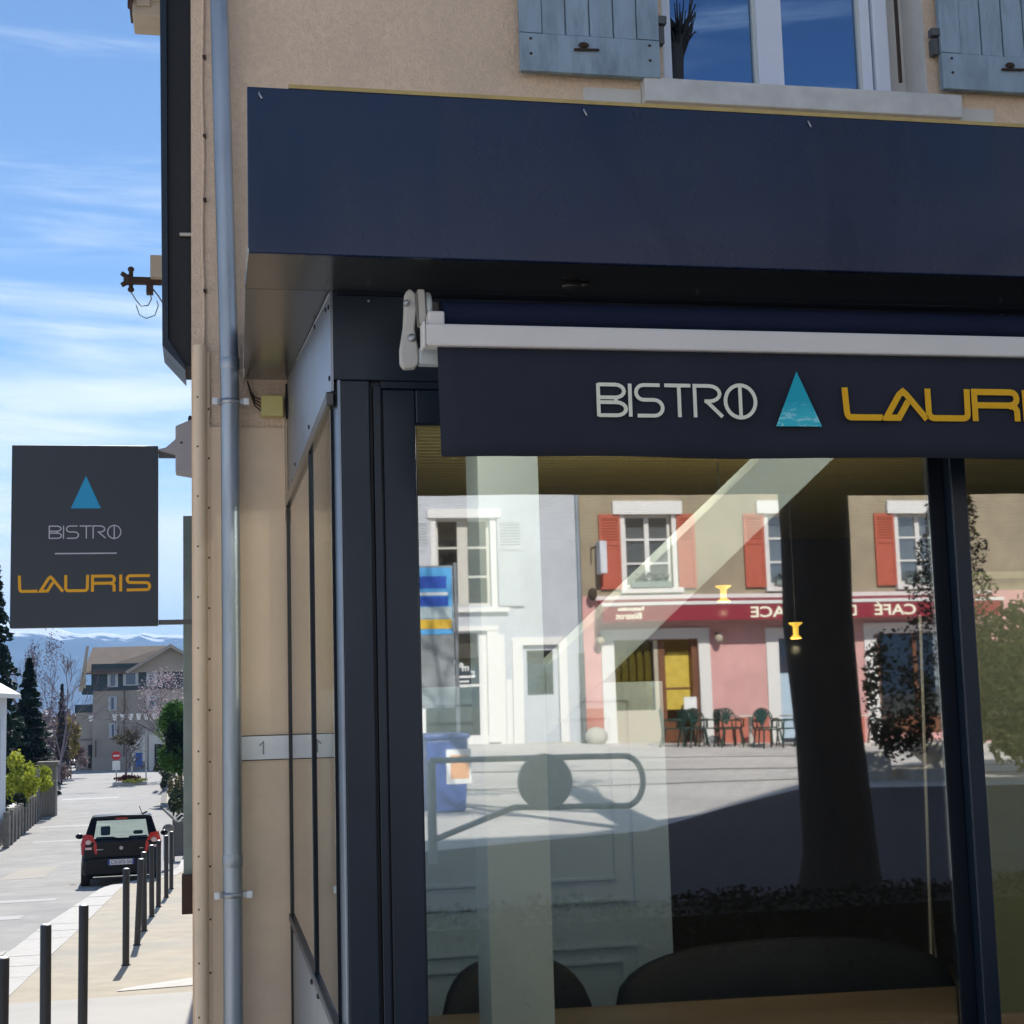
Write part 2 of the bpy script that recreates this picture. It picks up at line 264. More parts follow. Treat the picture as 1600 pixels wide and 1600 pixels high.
# ------------------------------------------------------------------ mesh helpers
class MB:
    def __init__(s): s.v = []; s.f = []; s.sm = []
    def add(s, vs_, fs, smooth=False):
        o = len(s.v); s.v += [tuple(v) for v in vs_]
        for f in fs: s.f.append(tuple(o+i for i in f)); s.sm.append(smooth)
        return s
    def box(s, x0, x1, y0, y1, z0, z1, m=None):
        v = [Vector(q) for q in ((x0, y0, z0), (x1, y0, z0), (x1, y1, z0), (x0, y1, z0), (x0, y0, z1), (x1, y0, z1), (x1, y1, z1), (x0, y1, z1))]
        if m: v = [m @ q for q in v]
        return s.add(v, ((0, 3, 2, 1), (4, 5, 6, 7), (0, 1, 5, 4), (1, 2, 6, 5), (2, 3, 7, 6), (3, 0, 4, 7)))
    def hexa(s, v): return s.add(v, ((0, 3, 2, 1), (4, 5, 6, 7), (0, 1, 5, 4), (1, 2, 6, 5), (2, 3, 7, 6), (3, 0, 4, 7)))
    def prism(s, pts, axis, a, b):
        # pts: 2-D polygon; extruded along axis from a to b
        def P(u, w, t): return {'x': (t, u, w), 'y': (u, t, w), 'z': (u, w, t)}[axis]
        n = len(pts); v = [P(u, w, a) for u, w in pts] + [P(u, w, b) for u, w in pts]
        fs = [tuple(range(n))[::-1], tuple(range(n, 2*n))] + [(i, (i+1) % n, n+(i+1) % n, n+i) for i in range(n)]
        return s.add(v, fs)
    def tube(s, pts, rad, seg=8, cap=True, smooth=True):
        pts = [Vector(q) for q in pts]; n = len(pts)
        if not hasattr(rad, '__len__'): rad = [rad]*n
        rings = []; ref = None
        for i, q in enumerate(pts):
            t = (pts[min(i+1, n-1)] - pts[max(i-1, 0)]).normalized()
            if ref is None: ref = t.orthogonal().normalized()
            ref = (ref - t*ref.dot(t))
            if ref.length < 1e-6: ref = t.orthogonal()
            ref.normalize(); bb = t.cross(ref)
            rings.append([q + rad[i]*(math.cos(2*math.pi*k/seg)*ref + math.sin(2*math.pi*k/seg)*bb) for k in range(seg)])
        v = [q for rr in rings for q in rr]
        fs = [(i*seg+k, i*seg+(k+1) % seg, (i+1)*seg+(k+1) % seg, (i+1)*seg+k) for i in range(n-1) for k in range(seg)]
        s.add(v, fs, smooth)
        if cap:
            s.add(rings[0], [tuple(range(seg))[::-1]]); s.add(rings[-1], [tuple(range(seg))])
        return s
    def lathe(s, prof, c, seg=16, axis='z', smooth=True):
        v = []
        for rr, h in prof:
            for k in range(seg):
                a = 2*math.pi*k/seg; x, y = rr*math.cos(a), rr*math.sin(a)
                v.append({'z': (c[0]+x, c[1]+y, c[2]+h), 'y': (c[0]+x, c[1]+h, c[2]+y), 'x': (c[0]+h, c[1]+x, c[2]+y)}[axis])
        n = len(prof)
        s.add(v, [(i*seg+k, i*seg+(k+1) % seg, (i+1)*seg+(k+1) % seg, (i+1)*seg+k) for i in range(n-1) for k in range(seg)], smooth)
        s.add(v[:seg], [tuple(range(seg))[::-1]]); s.add(v[-seg:], [tuple(range(seg))])
        return s
    def ball(s, c, rx, ry, rz, seg=10, rings=6):
        pr = [(math.sin(math.pi*i/rings), -math.cos(math.pi*i/rings)) for i in range(rings+1)]
        v = [(c[0]+rx*a*math.cos(2*math.pi*k/seg), c[1]+ry*a*math.sin(2*math.pi*k/seg), c[2]+rz*h) for a, h in pr for k in range(seg)]
        return s.add(v, [(i*seg+k, i*seg+(k+1) % seg, (i+1)*seg+(k+1) % seg, (i+1)*seg+k) for i in range(rings) for k in range(seg)], True)
    def ribbon(s, pts, w, P, t=.001, closed=False):
        # stroke of width w along a 2-D polyline; P maps (u, v, depth) to 3-D
        n = len(pts); L = []; Rr = []
        for i in range(n):
            a = pts[i-1] if (i > 0 or closed) else None; b = pts[i]; c = pts[(i+1) % n] if (i < n-1 or closed) else None
            def nrm(p_, q_):
                dx, dy = q_[0]-p_[0], q_[1]-p_[1]; d = math.hypot(dx, dy) or 1; return (-dy/d, dx/d)
            if a is None: nn = nrm(b, c); k = 1
            elif c is None: nn = nrm(a, b); k = 1
            else:
                n1, n2 = nrm(a, b), nrm(b, c); m = (n1[0]+n2[0], n1[1]+n2[1]); d = math.hypot(*m) or 1; nn = (m[0]/d, m[1]/d)
                k = min(1/max(.35, nn[0]*n1[0]+nn[1]*n1[1]), 2.2)
            L.append((b[0]+nn[0]*w/2*k, b[1]+nn[1]*w/2*k)); Rr.append((b[0]-nn[0]*w/2*k, b[1]-nn[1]*w/2*k))
        v = []
        for i in range(n): v += [P(*L[i], 0), P(*Rr[i], 0), P(*L[i], t), P(*Rr[i], t)]
        fs = []
        for i in range(n if closed else n-1):
            a = 4*i; b = 4*((i+1) % n)
            fs += [(a+2, a+3, b+3, b+2), (a, b, b+1, a+1), (a, a+2, b+2, b), (a+1, b+1, b+3, a+3)]
        if not closed: fs += [(0, 1, 3, 2), (4*n-4, 4*n-2, 4*n-1, 4*n-3)]
        return s.add(v, fs)
    def mesh(s, name, m):
        me = bpy.data.meshes.new(name); me.from_pydata(s.v, [], s.f); me.materials.append(MT[m] if isinstance(m, str) else m)
        for pl, q in zip(me.polygons, s.sm): pl.use_smooth = q
        me.validate(); me.update()
        bm = bmesh.new(); bm.from_mesh(me); bmesh.ops.recalc_face_normals(bm, faces=bm.faces); bm.to_mesh(me); bm.free()
        return me
def box(*a, **k): return MB().box(*a, **k)
def obj(name, mb, m, parent=None, bevel=0, label=None, seg=2):
    me = mb.mesh(name, m) if isinstance(mb, MB) else mb
    o = bpy.data.objects.new(name, me); COL.objects.link(o)
    if parent is not None: o.parent = parent; o.matrix_parent_inverse = Matrix.Translation(parent.location).inverted() if parent.type == 'EMPTY' and parent.get('local') is None else Matrix.Identity(4)
    if bevel:
        b = o.modifiers.new('bevel', 'BEVEL'); b.width = bevel; b.segments = seg; b.limit_method = 'ANGLE'
    if label: o['label'] = label
    return o
def tag(o, label, cat, group=None):
    o['label'] = label; o['category'] = cat
    if group: o['group'] = group
    return o
def thing(name, label, cat, loc=(0, 0, 0), group=None, local=False):
    # local=True: the parts are modelled round the thing's own origin
    o = bpy.data.objects.new(name, None); COL.objects.link(o); o.location = loc; o.empty_display_size = .2
    if local: o['local'] = 1
    return tag(o, label, cat, group)
def struct(name, mb, m, parent=None):
    o = obj(name, mb, m, parent); 
    if parent is None: o['kind'] = 'structure'
    return o
def sub(parent, name, mb, m, **k): return obj(name, mb, m, parent, **k) if parent.type == 'EMPTY' else _sub(parent, name, mb, m, **k)
def _sub(parent, name, mb, m, bevel=0, label=None):
    o = obj(name, mb, m, None, bevel, label); o.parent = parent; o.matrix_parent_inverse = Matrix.Identity(4); return o
def dup(root, loc, label=None, rotz=None, group=None):
    c = root.copy(); COL.objects.link(c); c.location = loc
    if rotz is not None: c.rotation_euler = (0, 0, rotz)
    if label: c['label'] = label
    if group: c['group'] = group
    for ch in list(root.children):
        d = ch.copy(); COL.objects.link(d); d.parent = c
        for g in list(ch.children):
            e = g.copy(); COL.objects.link(e); e.parent = d
    return c
def share(name, src, parent, loc):
    o = bpy.data.objects.new(name, src.data); COL.objects.link(o); o.parent = parent
    o.matrix_parent_inverse = src.matrix_parent_inverse.copy(); o.location = loc; return o
def text(name, body, size, m, parent, origin, xdir, zdir, align='LEFT', depth=.002, bold=0.0, sx=1.0):
    cu = bpy.data.curves.new(name, 'FONT'); cu.body = body; cu.size = size; cu.extrude = depth; cu.align_x = align; cu.offset = bold; cu.resolution_u = 3
    t = bpy.data.objects.new(name, cu); COL.objects.link(t)
    me = bpy.data.meshes.new_from_object(t.evaluated_get(bpy.context.evaluated_depsgraph_get()))
    bpy.data.objects.remove(t); bpy.data.curves.remove(cu)
    x = Vector(xdir).normalized(); z = Vector(zdir).normalized(); nn = x.cross(z)
    M = Matrix(((x.x, z.x, nn.x, origin[0]), (x.y, z.y, nn.y, origin[1]), (x.z, z.z, nn.z, origin[2]), (0, 0, 0, 1)))
    me.transform(M @ Matrix.Diagonal((sx, 1, 1, 1))); me.materials.clear(); me.materials.append(MT[m])
    o = bpy.data.objects.new(name, me); COL.objects.link(o)
    if parent is not None:
        o.parent = parent
        if parent.type == 'EMPTY' and parent.get('local') is None: o.matrix_parent_inverse = Matrix.Translation(parent.location).inverted()
    return o

# ------------------------------------------------------------------ lie of the land (the street falls away beyond the shop)
def gz(x, y):
    if y >= 45: return -2.115 - .016*(min(y, 175)-45) - .004*max(0, y-175)
    if y >= 0: return -.047*y
    t = min(-y, 60)/26.7; return t*(.80 - .030*(x-9)) if -60 < x < 60 else t*.80
def sheet(name, strips, m, dz, thick=0, kind='structure'):
    # strips: list of (y, x_left, x_right); follows the lie of the land
    mb = MB(); v = []; n = len(strips)
    for y, a, b in strips: v += [(a, y, gz(a, y)+dz), (b, y, gz(b, y)+dz)]
    mb.add(v, [(2*i, 2*i+1, 2*i+3, 2*i+2) for i in range(n-1)])
    if thick:
        w = [(q[0], q[1], q[2]-thick) for q in v]
        mb.add(v + w, [(2*i, 2*i+2, 2*n+2*i+2, 2*n+2*i) for i in range(n-1)] + [(2*i+1, 2*i+3, 2*n+2*i+3, 2*n+2*i+1) for i in range(n-1)])
    o = obj(name, mb, m)
    if kind: o['kind'] = kind
    return o

# ================================================================== SETTING: ground, street, plaza
_ys = [-400, -160, -60, -45, -30, -26.7, -20, -14, -8, -4, 0, 4.7, 7, 12, 18, 25, 33, 45, 60, 80, 110, 140, 175, 300, 700, 2000, 9000]
_xs = [-5000, -900, -200, -60, -30, -16, -8, -2, 4, 10, 16, 24, 32, 60, 200, 900, 5000]
g = MB(); g.add([(x, y, gz(x, y)-.22) for y in _ys for x in _xs], [(j*len(_xs)+i, j*len(_xs)+i+1, (j+1)*len(_xs)+i+1, (j+1)*len(_xs)+i) for j in range(len(_ys)-1) for i in range(len(_xs)-1)])
struct('ground', g, 'ground')
ko = [(0, -2.75), (7, -2.6), (15, -2.42), (19.3, -2.36), (22.4, -2.3), (25.7, -2.15), (30.7, -1.95), (33, -.98), (36, -.62), (45, -.55), (60, -1.15), (72, -2.07), (95, -2.6), (120, -3.2), (150, -5)]
ki = [(0, -2.1), (7, -1.98), (15, -1.87), (19.3, -1.79), (22.4, -1.72), (25.7, -1.66), (30.7, -1.58), (33, -.62), (36, -.36), (45, -.3), (60, -.9), (72, -1.8), (95, -2.3), (120, -2.9), (150, -4.7)]
le = [(0, -6.2), (7, -6.2), (15, -6.2), (19.3, -6.2), (22.4, -6.2), (25.7, -6.2), (30.7, -6.2), (33, -6.25), (36, -6.3), (45, -6.35), (60, -6.85), (72, -7.3), (95, -9.0), (120, -11.5), (150, -15)]
sheet('road', [(a[0], b[1], a[1]) for a, b in zip(ko, le)] + [(176, -22, 2)], 'asphalt', -.10)
k = sheet('kerb', [(a[0], a[1]+.01, b[1]-.01) for a, b in zip(ko, ki)], 'kerb_joint', -.006, thick=.2)
def lerp_t(tab, y):
    for (y0, v0), (y1, v1) in zip(tab[:-1], tab[1:]):
        if y0 <= y <= y1: return v0+(v1-v0)*(y-y0)/(y1-y0)
    return tab[-1][1]
yk = 6.0; kk = 0
while yk < 44:
    y2 = yk+1.0; mb = MB(); q = [(lerp_t(ko, yk+.008), yk+.008), (lerp_t(ki, yk+.008), yk+.008), (lerp_t(ki, y2-.008), y2-.008), (lerp_t(ko, y2-.008), y2-.008)]; dz_ = rnd.uniform(-.003, .003)+.003
    mb.hexa([(a, b, gz(0, b)-.15) for a, b in q] + [(a, b, gz(0, b)+dz_) for a, b in q]); ks = obj('kerb_stone', mb, 'kerb', None); ks.parent = k; yk = y2
pch = MB()
for (x0, x1, y0, y1) in ((-6.1, -3.3, 17.2, 19.6), (-4.6, -3.6, 36, 41), (-6.2, -4.9, 27, 31)):
    pch.add([(x0, y0, gz(0, y0)-.097), (x1, y0+.3, gz(0, y0+.3)-.097), (x1-.1, y1, gz(0, y1)-.097), (x0, y1-.2, gz(0, y1-.2)-.097)], [(0, 1, 2, 3)])
struct('road_patches', pch, 'road_patch')
dr_ = thing('drain_grate', 'small dark iron drain grate set in the road beside the kerb', 'drain', (-2.65, 20.3, gz(0, 20.3)-.1))
obj('frame', box(-2.86, -2.44, 20.05, 20.47, gz(0, 20.3)-.2, gz(0, 20.3)-.088), 'fence_grey', dr_)
for i in range(5): obj('bar', box(-2.83+i*.075, -2.79+i*.075, 20.08, 20.44, gz(0, 20.3)-.0875, gz(0, 20.3)-.078), 'black', dr_)
sheet('pavement', [(a[0], a[1], 1.2) for a in ki[:-1]], 'pavement', -.004, thick=.2)
sheet('near_pavement', [(a[0], a[1]+.002, 1.2) for a in ki[:3]], 'pavement_grey', .0002)
sheet('far_pavement', [(b[0], b[1]-1.9, b[1]) for b in le[:-1]], 'kerb', .0, thick=.2)
pz = MB(); _py = [-60+i*2.0 for i in range(31)] + [2.0, 4.6]; _px = [-60+i*2.5 for i in range(49)]; nq = len(_px)
pz.add([(x, y, gz(x, y)-.004) for y in _py for x in _px], [(j*nq+i, j*nq+i+1, (j+1)*nq+i+1, (j+1)*nq+i) for j in range(len(_py)-1) for i in range(nq-1)])
struct('plaza', pz, 'paving')
ds = MB(); edge = [(.6, -7.2), (2, -7.5), (5.3, -8.75), (7.3, -11.2), (9.3, -13.5), (12, -13.15), (24, -12.9), (60, -12.5)]  # painted shade on the plaza, outlined along the building's shadow edge
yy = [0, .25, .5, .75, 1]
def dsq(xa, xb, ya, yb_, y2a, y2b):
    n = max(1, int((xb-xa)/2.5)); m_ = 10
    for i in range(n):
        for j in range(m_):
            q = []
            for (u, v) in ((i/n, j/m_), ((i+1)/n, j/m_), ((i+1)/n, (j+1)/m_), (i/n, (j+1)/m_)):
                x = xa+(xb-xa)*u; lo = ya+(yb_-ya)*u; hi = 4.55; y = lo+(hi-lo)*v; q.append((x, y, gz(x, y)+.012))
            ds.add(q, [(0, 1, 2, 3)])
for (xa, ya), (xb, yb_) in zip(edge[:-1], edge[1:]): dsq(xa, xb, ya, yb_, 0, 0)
struct('painted_shade', ds, 'shade_setts')
# smooth slab bands crossing the paving, and worn white lines on the road
b_ = MB()
for (xa, ya, xb, yb, w) in ((-2, -18.5, 20, -17.6, .18), (-2, -14, 18, -16.4, .12), (2, -21.5, 22, -21.2, .12)):
    n = 24
    for i in range(n):
        u, v = i/n, (i+1)/n; x1, y1, x2, y2 = xa+(xb-xa)*u, ya+(yb-ya)*u, xa+(xb-xa)*v, ya+(yb-ya)*v
        b_.add([(x1, y1, gz(x1, y1)+.003), (x2, y2, gz(x2, y2)+.003), (x2, y2+w, gz(x2, y2+w)+.003), (x1, y1+w, gz(x1, y1+w)+.003)], [(0, 1, 2, 3)])
struct('paving_bands', b_, 'concrete')
rm = MB()
for (x0, x1, y0, y1) in ((-3.6, -2.9, 20.6, 21.0), (-3.9, -2.9, 25.4, 26.1), (-4.0, -2.7, 29.0, 29.6), (-6.2, -3.6, 60, 61), (-5.6, -3.0, 52, 52.6), (-7.6, -4.6, 84, 86)):
    rm.add([(x0, y0, gz(0, y0)-.096), (x1, y0, gz(0, y0)-.096), (x1, y1, gz(0, y1)-.096), (x0, y1, gz(0, y1)-.096)], [(0, 1, 2, 3)])
struct('road_markings', rm, 'road_line')
pm = MB(); pm.add([(-.86, 15.35, gz(0, 15.35)+.003), (.0, 15.45, gz(0, 15.45)+.003), (.0, 16.15, gz(0, 16.15)+.003), (-.78, 15.55, gz(0, 15.55)+.003)], [(0, 1, 2, 3)])
struct('pavement_patch', pm, 'pale_patch')

# mountains
def mountains():
    nx, ny = 150, 26; v = []; rn = random.Random(3)
    from mathutils import noise
    for j in range(ny):
        for i in range(nx):
            x = -3800 + 7600*i/(nx-1); y = 3600 + 3000*j/(ny-1); t = j/(ny-1)
            ridge = 262 + 70*noise.fractal(Vector((x/420, 2.3, 0)), 1.0, 2.1, 5) + 95*noise.noise(Vector((x/1500, .7, 0)))
            ridge += 60*abs(math.sin((x+262)/330.0))**.8 - 42
            if -560 < x < 60: ridge = max(ridge, 236) if abs(x+262) > 40 else 224 + abs(x+262)*.6
            h = ridge*math.sin(min(1, t*1.25)*math.pi/2)**1.3 if t < .8 else ridge*(1-(t-.8)*1.5)
            h += 26*noise.fractal(Vector((x/260, y/260, 1)), 1.0, 2.0, 5)*math.sin(math.pi*min(1, t))
            v.append((x, y, -12 + h*1.17 if j else -14))
    mb = MB(); mb.add(v, [(j*nx+i, j*nx+i+1, (j+1)*nx+i+1, (j+1)*nx+i) for j in range(ny-1) for i in range(nx-1)], True)
    m, n, l, b = newmat('mountain')
    ge = n.new('ShaderNodeNewGeometry'); se = n.new('ShaderNodeSeparateXYZ'); l.new(ge.outputs['Position'], se.inputs[0])
    no = n.new('ShaderNodeTexNoise'); no.inputs['Scale'].default_value = .012; no.inputs['Detail'].default_value = 8; l.new(ge.outputs['Position'], no.inputs['Vector'])
    ma = n.new('ShaderNodeMath'); ma.operation = 'MULTIPLY_ADD'; l.new(no.outputs[0], ma.inputs[0]); ma.inputs[1].default_value = 110; l.new(se.outputs[2], ma.inputs[2])
    ra = n.new('ShaderNodeMapRange'); ra.inputs['From Min'].default_value = 292; ra.inputs['From Max'].default_value = 304; l.new(ma.outputs[0], ra.inputs[0])
    mi = n.new('ShaderNodeMix'); mi.data_type = 'RGBA'; l.new(ra.outputs[0], mi.inputs[0]); mi.inputs[6].default_value = (.025, .05, .085, 1); mi.inputs[7].default_value = (.85, .87, .92, 1)
    l.new(mi.outputs[2], b.inputs['Base Color']); b.inputs['Roughness'].default_value = .95
    struct('mountains', mb, m)
mountains()

# ================================================================== MAIN BUILDING
YW = 7.1      # plaster wall, street face
YS = 4.6      # shopfront face
def wall_holes(mb, x0, x1, z0, z1, y0, y1, holes):
    zs = sorted({z0, z1} | {h[2] for h in holes} | {h[3] for h in holes})
    for a, b in zip(zs[:-1], zs[1:]):
        hs = sorted([(h[0], h[1]) for h in holes if h[2] <= a and h[3] >= b]); x = x0
        for u, w in hs + [(x1, x1)]:
            if u > x: mb.box(x, u, y0, y1, a, b)
            x = w
    return mb
bld = thing('bistro_building', 'tall beige plastered corner building above the dark bistro shopfront', 'building', (8, 9, -.3))
mb = MB(); wall_holes(mb, -.06, 24, 3.5, 11.9, YW, YW+.35, [(2.34, 3.83, 5.135, 7.0), (6.2, 7.7, 5.135, 7.0), (10.2, 11.7, 5.135, 7.0)])
mb.box(-.06, .39, YW, YW+.35, -.6, 3.5)
mb.prism([(-.06, 11.9), (24, 11.9), (24, 17.0), (10.6, 17.0), (6.6, 13.0), (5.0, 12.2), (-.06, 12.0)], 'y', YW, YW+.35)
mb.box(-.06, .29, YW+.352, 17, -1.2, 11.9)
mb.box(23.7, 24, YW+.352, 17, -1.2, 11.9)
obj('wall', mb, 'plaster', bld)
obj('lower_wall_bounce', box(-.058, .386, YW-.012, YW-.001, -.5, 3.3), 'plaster_low', bld)  # paler sheet paints light bounced from the ground onto the lower wall
mb = MB(); mb.prism([(-.5, 12.0), (5.0, 12.15), (6.6, 13.0), (10.6, 17.02), (24.3, 17.02), (24.3, 17.2), (10.5, 17.2), (6.5, 13.2), (4.9, 12.35), (-.5, 12.2)], 'y', YW-.5, 17.4)
obj('roof', mb, 'roof_brown', bld)
# pale stone sill and the lighter render left and right of it
obj('sill', box(2.215, 3.985, YW-.075, YW+.12, 5.005, 5.132), 'stone_sill', bld, bevel=.006)
for a, b in ((1.905, 2.212), (3.988, 4.20)): obj('stone_block', box(a, b, YW-.012, YW-.001, 4.9, 5.085), 'render_pale', bld)
obj('window_reveal', MB().box(3.822, 3.829, YW+.001, YW+.24, 5.14, 6.99).box(2.341, 2.349, YW+.001, YW+.24, 5.14, 6.99), 'render_pale', bld)
def upper_window(x0, x1, z0, z1, y, knot=False):
    fr = MB(); fr.box(x0, x1, y, y+.06, z0, z0+.052).box(x0, x1, y, y+.06, z1-.05, z1).box(x0, x0+.05, y+.001, y+.061, z0+.052, z1-.05).box(x1-.06, x1, y+.001, y+.061, z0+.052, z1-.05)
    xm = (x0+x1)/2+.005; fr.box(xm-.073, xm+.073, y-.012, y+.05, z0+.02, z1-.02)
    w = obj('window', fr, 'pvc', bld, bevel=.006)
    for a, b in ((x0+.05, xm-.073), (xm+.073, x1-.06)):
        obj('pane', box(a, b, y+.028, y+.036, z0+.05, z1-.05), 'glass_win', w)
        s = MB(); s.box(b-.018, b, y+.004, y+.027, z0+.053, z1-.05); obj('glazing_bead', s, 'grey_alu', w)
    obj('outer_frame', box(x1+.012, x1+.095, y-.02, y+.06, z0-.03, z1), 'pvc', w, bevel=.006)
    return w
upper_window(2.40, 3.60, 5.145, 7.0, YW+.17); upper_window(6.25, 7.55, 5.145, 7.0, YW+.17); upper_window(10.25, 11.55, 5.145, 7.0, YW+.17)
MT['dark_room_w'] = MT['dark_room']
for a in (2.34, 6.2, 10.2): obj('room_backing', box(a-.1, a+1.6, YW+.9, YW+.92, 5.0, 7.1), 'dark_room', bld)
obj('jamb_board', box(3.70, 3.835, YW+.232, YW+.26, 5.13, 6.99), 'render_pale', bld)
obj('shutter_bar', MB().tube([(3.735, YW+.12, 5.27), (3.735, YW+.12, 6.9)], .011), 'rust', bld)
def shutter(x0, x1, z0, z1, flip):
    y = YW-.062; rail = MB().box(x0, x1, y-.022, y-.001, z0, z0+.20)
    s = MB(); s.box(x0, x0+.115, y-.020, y+.001, z0+.204, z1).box(x1-.115, x1, y-.020, y+.001, z0+.204, z1)
    sh = obj('shutter', rail, 'shutter_blue', bld, bevel=.004)
    obj('stile', s, 'shutter_blue', sh, bevel=.003)
    n = 4; w = (x1-x0-.23)/n
    for i in range(n):
        q = x0+.115+i*w; obj('plank', box(q+.004, q+w-.004, y-.012, y+.006, z0+.204, z1), 'shutter_blue', sh, bevel=.003)
    obj('board', box(x0+.003, x1-.003, y+.008, y+.022, z0+.004, z1), 'shutter_blue', sh)
    lx = (x0+x1)/2 + (.03 if flip else -.03)
    lt = MB(); lt.tube([(lx-.06, y-.034, z0+.12), (lx+.07, y-.034, z0+.125)], .007); lt.ball((lx-.01, y-.036, z0+.145), .028, .012, .016)
    obj('latch', lt, 'rust', sh)
    bl = MB()
    for qx in (x0+.055, x1-.055):
        for qz in (z0+.09, z0+.17): bl.ball((qx, y-.024, qz), .008, .005, .008, 6, 4)
    obj('nail', bl, 'rust', sh); hx = x1-.005 if flip is False else x0-.045
    obj('hinge', MB().box(hx, hx+.05, y-.016, y+.03, z0+.30, z0+.34).box(hx+.01, hx+.04, y+.0, y+.05, z0+.20, z0+.29), 'fence_grey', sh)
shutter(1.565, 2.30, 5.125, 6.95, False); shutter(3.88, 4.62, 5.16, 6.95, True)
# roof eave corner of the rear wing high on the left
ev = thing('roof_eave', 'pale boxed wooden roof eave corner high at the top left', 'roof', (-.35, 9.6, 6.6))
obj('soffit_board', box(-.455, -.02, 9.6, 9.9, 6.50, 7.6), 'beige_wood', ev, bevel=.01)
obj('panel', MB().box(-.43, -.34, 9.575, 9.598, 6.56, 7.5), 'beige_wood', ev, bevel=.008)
obj('panel', MB().box(-.325, -.1, 9.575, 9.598, 6.60, 6.70).box(-.325, -.1, 9.575, 9.598, 6.73, 7.5), 'beige_wood', ev, bevel=.008)
obj('gutter', MB().box(-.478, -.457, 9.5, 9.9, 6.58, 7.6).box(-.482, -.472, 9.52, 9.56, 6.52, 6.6), 'eave_brown', ev)
# dark metal blade with a cut corner standing off the side wall
bp = thing('wall_panel', 'tall dark grey metal casing with slanted foot along the wall corner', 'metal casing', (-.14, 7.2, 3.7))
mb = MB(); mb.prism([(-.176, 5.9), (-.166, 3.735), (-.088, 3.615), (-.062, 3.615), (-.062, 5.9)], 'y', 7.19, 7.5); obj('casing', mb, 'black', bp)
mb = MB(); mb.prism([(-.212, 5.9), (-.196, 3.705), (-.088, 3.585), (-.088, 3.61), (-.168, 3.738), (-.178, 5.9)], 'y', 7.15, 7.52); obj('edge_trim', mb, 'frame', bp, bevel=.003)
obj('bracket', MB().tube([(-.115, 7.17, 4.26), (-.05, 7.17, 4.262)], .009), 'cream_paint', bp)
cb = thing('wall_cable', 'thin beige cable clipped down the plaster beside the drainpipe', 'cable', (.0, 7.08, 3.7))
mb = MB(); mb.tube([(-.004+.004*math.sin(i*1.3), YW-.010, 3.66+i*.16) for i in range(14)], .0075, 6); obj('cable', mb, 'plaster', cb)
mb = MB()
for zz in (3.95, 4.4, 4.72, 5.12): mb.box(-.004, .012, YW-.018, YW-.001, zz, zz+.018)
obj('clip', mb, 'rust', cb)
cc = thing('conduit_cover', 'beige rounded cable cover screwed to the wall beside the drainpipe', 'cable cover', (-.02, 7.08, 0))
mb = MB(); prof = [(.031*math.cos(a), .040*math.sin(a)) for a in [math.pi*i/10 for i in range(11)]]
mb.prism([(-.020+u, YW-.02-w) for u, w in prof] + [(-.051, YW-.001), (.011, YW-.001)], 'z', -.4, 3.69)
for q in mb.sm: pass
obj('cover', mb, 'plaster_low', cc, bevel=.003)
obj('flange', MB().box(-.056, .024, YW-.019, YW-.0125, -.4, 3.66), 'plaster_low', cc)
mb = MB()
for i in range(14): mb.ball((-.032, YW-.058, .38+i*.235), .0045, .003, .0045, 6, 4); mb.ball((.019, YW-.021, .33+i*.235), .005, .003, .005, 6, 4)
obj('screw', mb, 'screw', cc)
# drainpipe
dp = thing('drainpipe', 'galvanised zinc drainpipe running down the beige wall', 'drainpipe', (.12, 7.0, 0))
mb = MB(); mb.tube([(.118, 7.005, -.5), (.118, 7.005, 2.2), (.117, 7.005, 3.45), (.106, 7.0, 4.0), (.092, 7.0, 4.6), (.075, 7.0, 5.4), (.06, 7.0, 6.4), (.05, 7.0, 11.9)], .0435, 24); obj('pipe', mb, 'zinc', dp)
obj('coupling', MB().lathe([(.0445, 0), (.0465, .004), (.0465, .05), (.0445, .056)], (.118, 7.005, 1.27), 24), 'zinc', dp)
obj('coupling', MB().lathe([(.0445, 0), (.0465, .004), (.0465, .05), (.0445, .056)], (.1155, 7.005, 3.56), 24), 'zinc', dp)
for zz in (3.405, 1.148):
    cl = obj('clamp', MB().lathe([(.0475, -.012), (.0485, -.012), (.0485, .012), (.0475, .012)], (.118, 7.005, zz), 24).box(.045, .075, 6.99, 7.015, zz-.012, zz+.012).box(.162, .19, 6.99, 7.015, zz-.012, zz+.012), 'steel', dp)
    obj('bolt', MB().box(.036, .062, 6.975, 6.998, zz-.016, zz+.016).box(.180, .206, 6.975, 6.998, zz-.016, zz+.016), 'sign_white', cl, bevel=.004)
    obj('stub', MB().tube([(.118, 7.04, zz), (.118, 7.09, zz)], .006), 'steel', cl)
# junction box and its wires, number plate
jb = thing('junction_box', 'pale yellow electrical box on the wall under the soffit', 'junction box', (.31, 7.06, 3.39))
obj('casing', box(.262, .366, 7.02, 7.087, 3.345, 3.445), 'junction_yellow', jb, bevel=.006)
mb = MB()
for i in range(4): mb.tube([(.262, 7.06, 3.43-i*.018), (.235, 7.055, 3.44-i*.014), (.215, 7.06, 3.47-i*.006), (.20, 7.07, 3.52)], .0035, 5)
obj('wire', mb, 'rust', jb)
obj('conduit', MB().tube([(.384, 7.07, 3.34), (.384, 7.07, 3.51)], .006, 6), 'black', jb)
obj('lead', MB().tube([(.37, 7.07, 3.34), (.372, 7.075, 2.9), (.37, 7.075, 2.85)], .004, 6), 'plaster_low', jb)
npz = thing('house_number_plate', 'white house number plate reading 1 on the beige wall', 'number plate', (.27, 7.08, 1.8))
obj('border', box(.148, .386, YW-.020, YW-.0125, 1.738, 1.853), 'black', npz)
obj('plate', box(.151, .383, YW-.024, YW-.0205, 1.742, 1.849), 'sign_white', npz, bevel=.002)
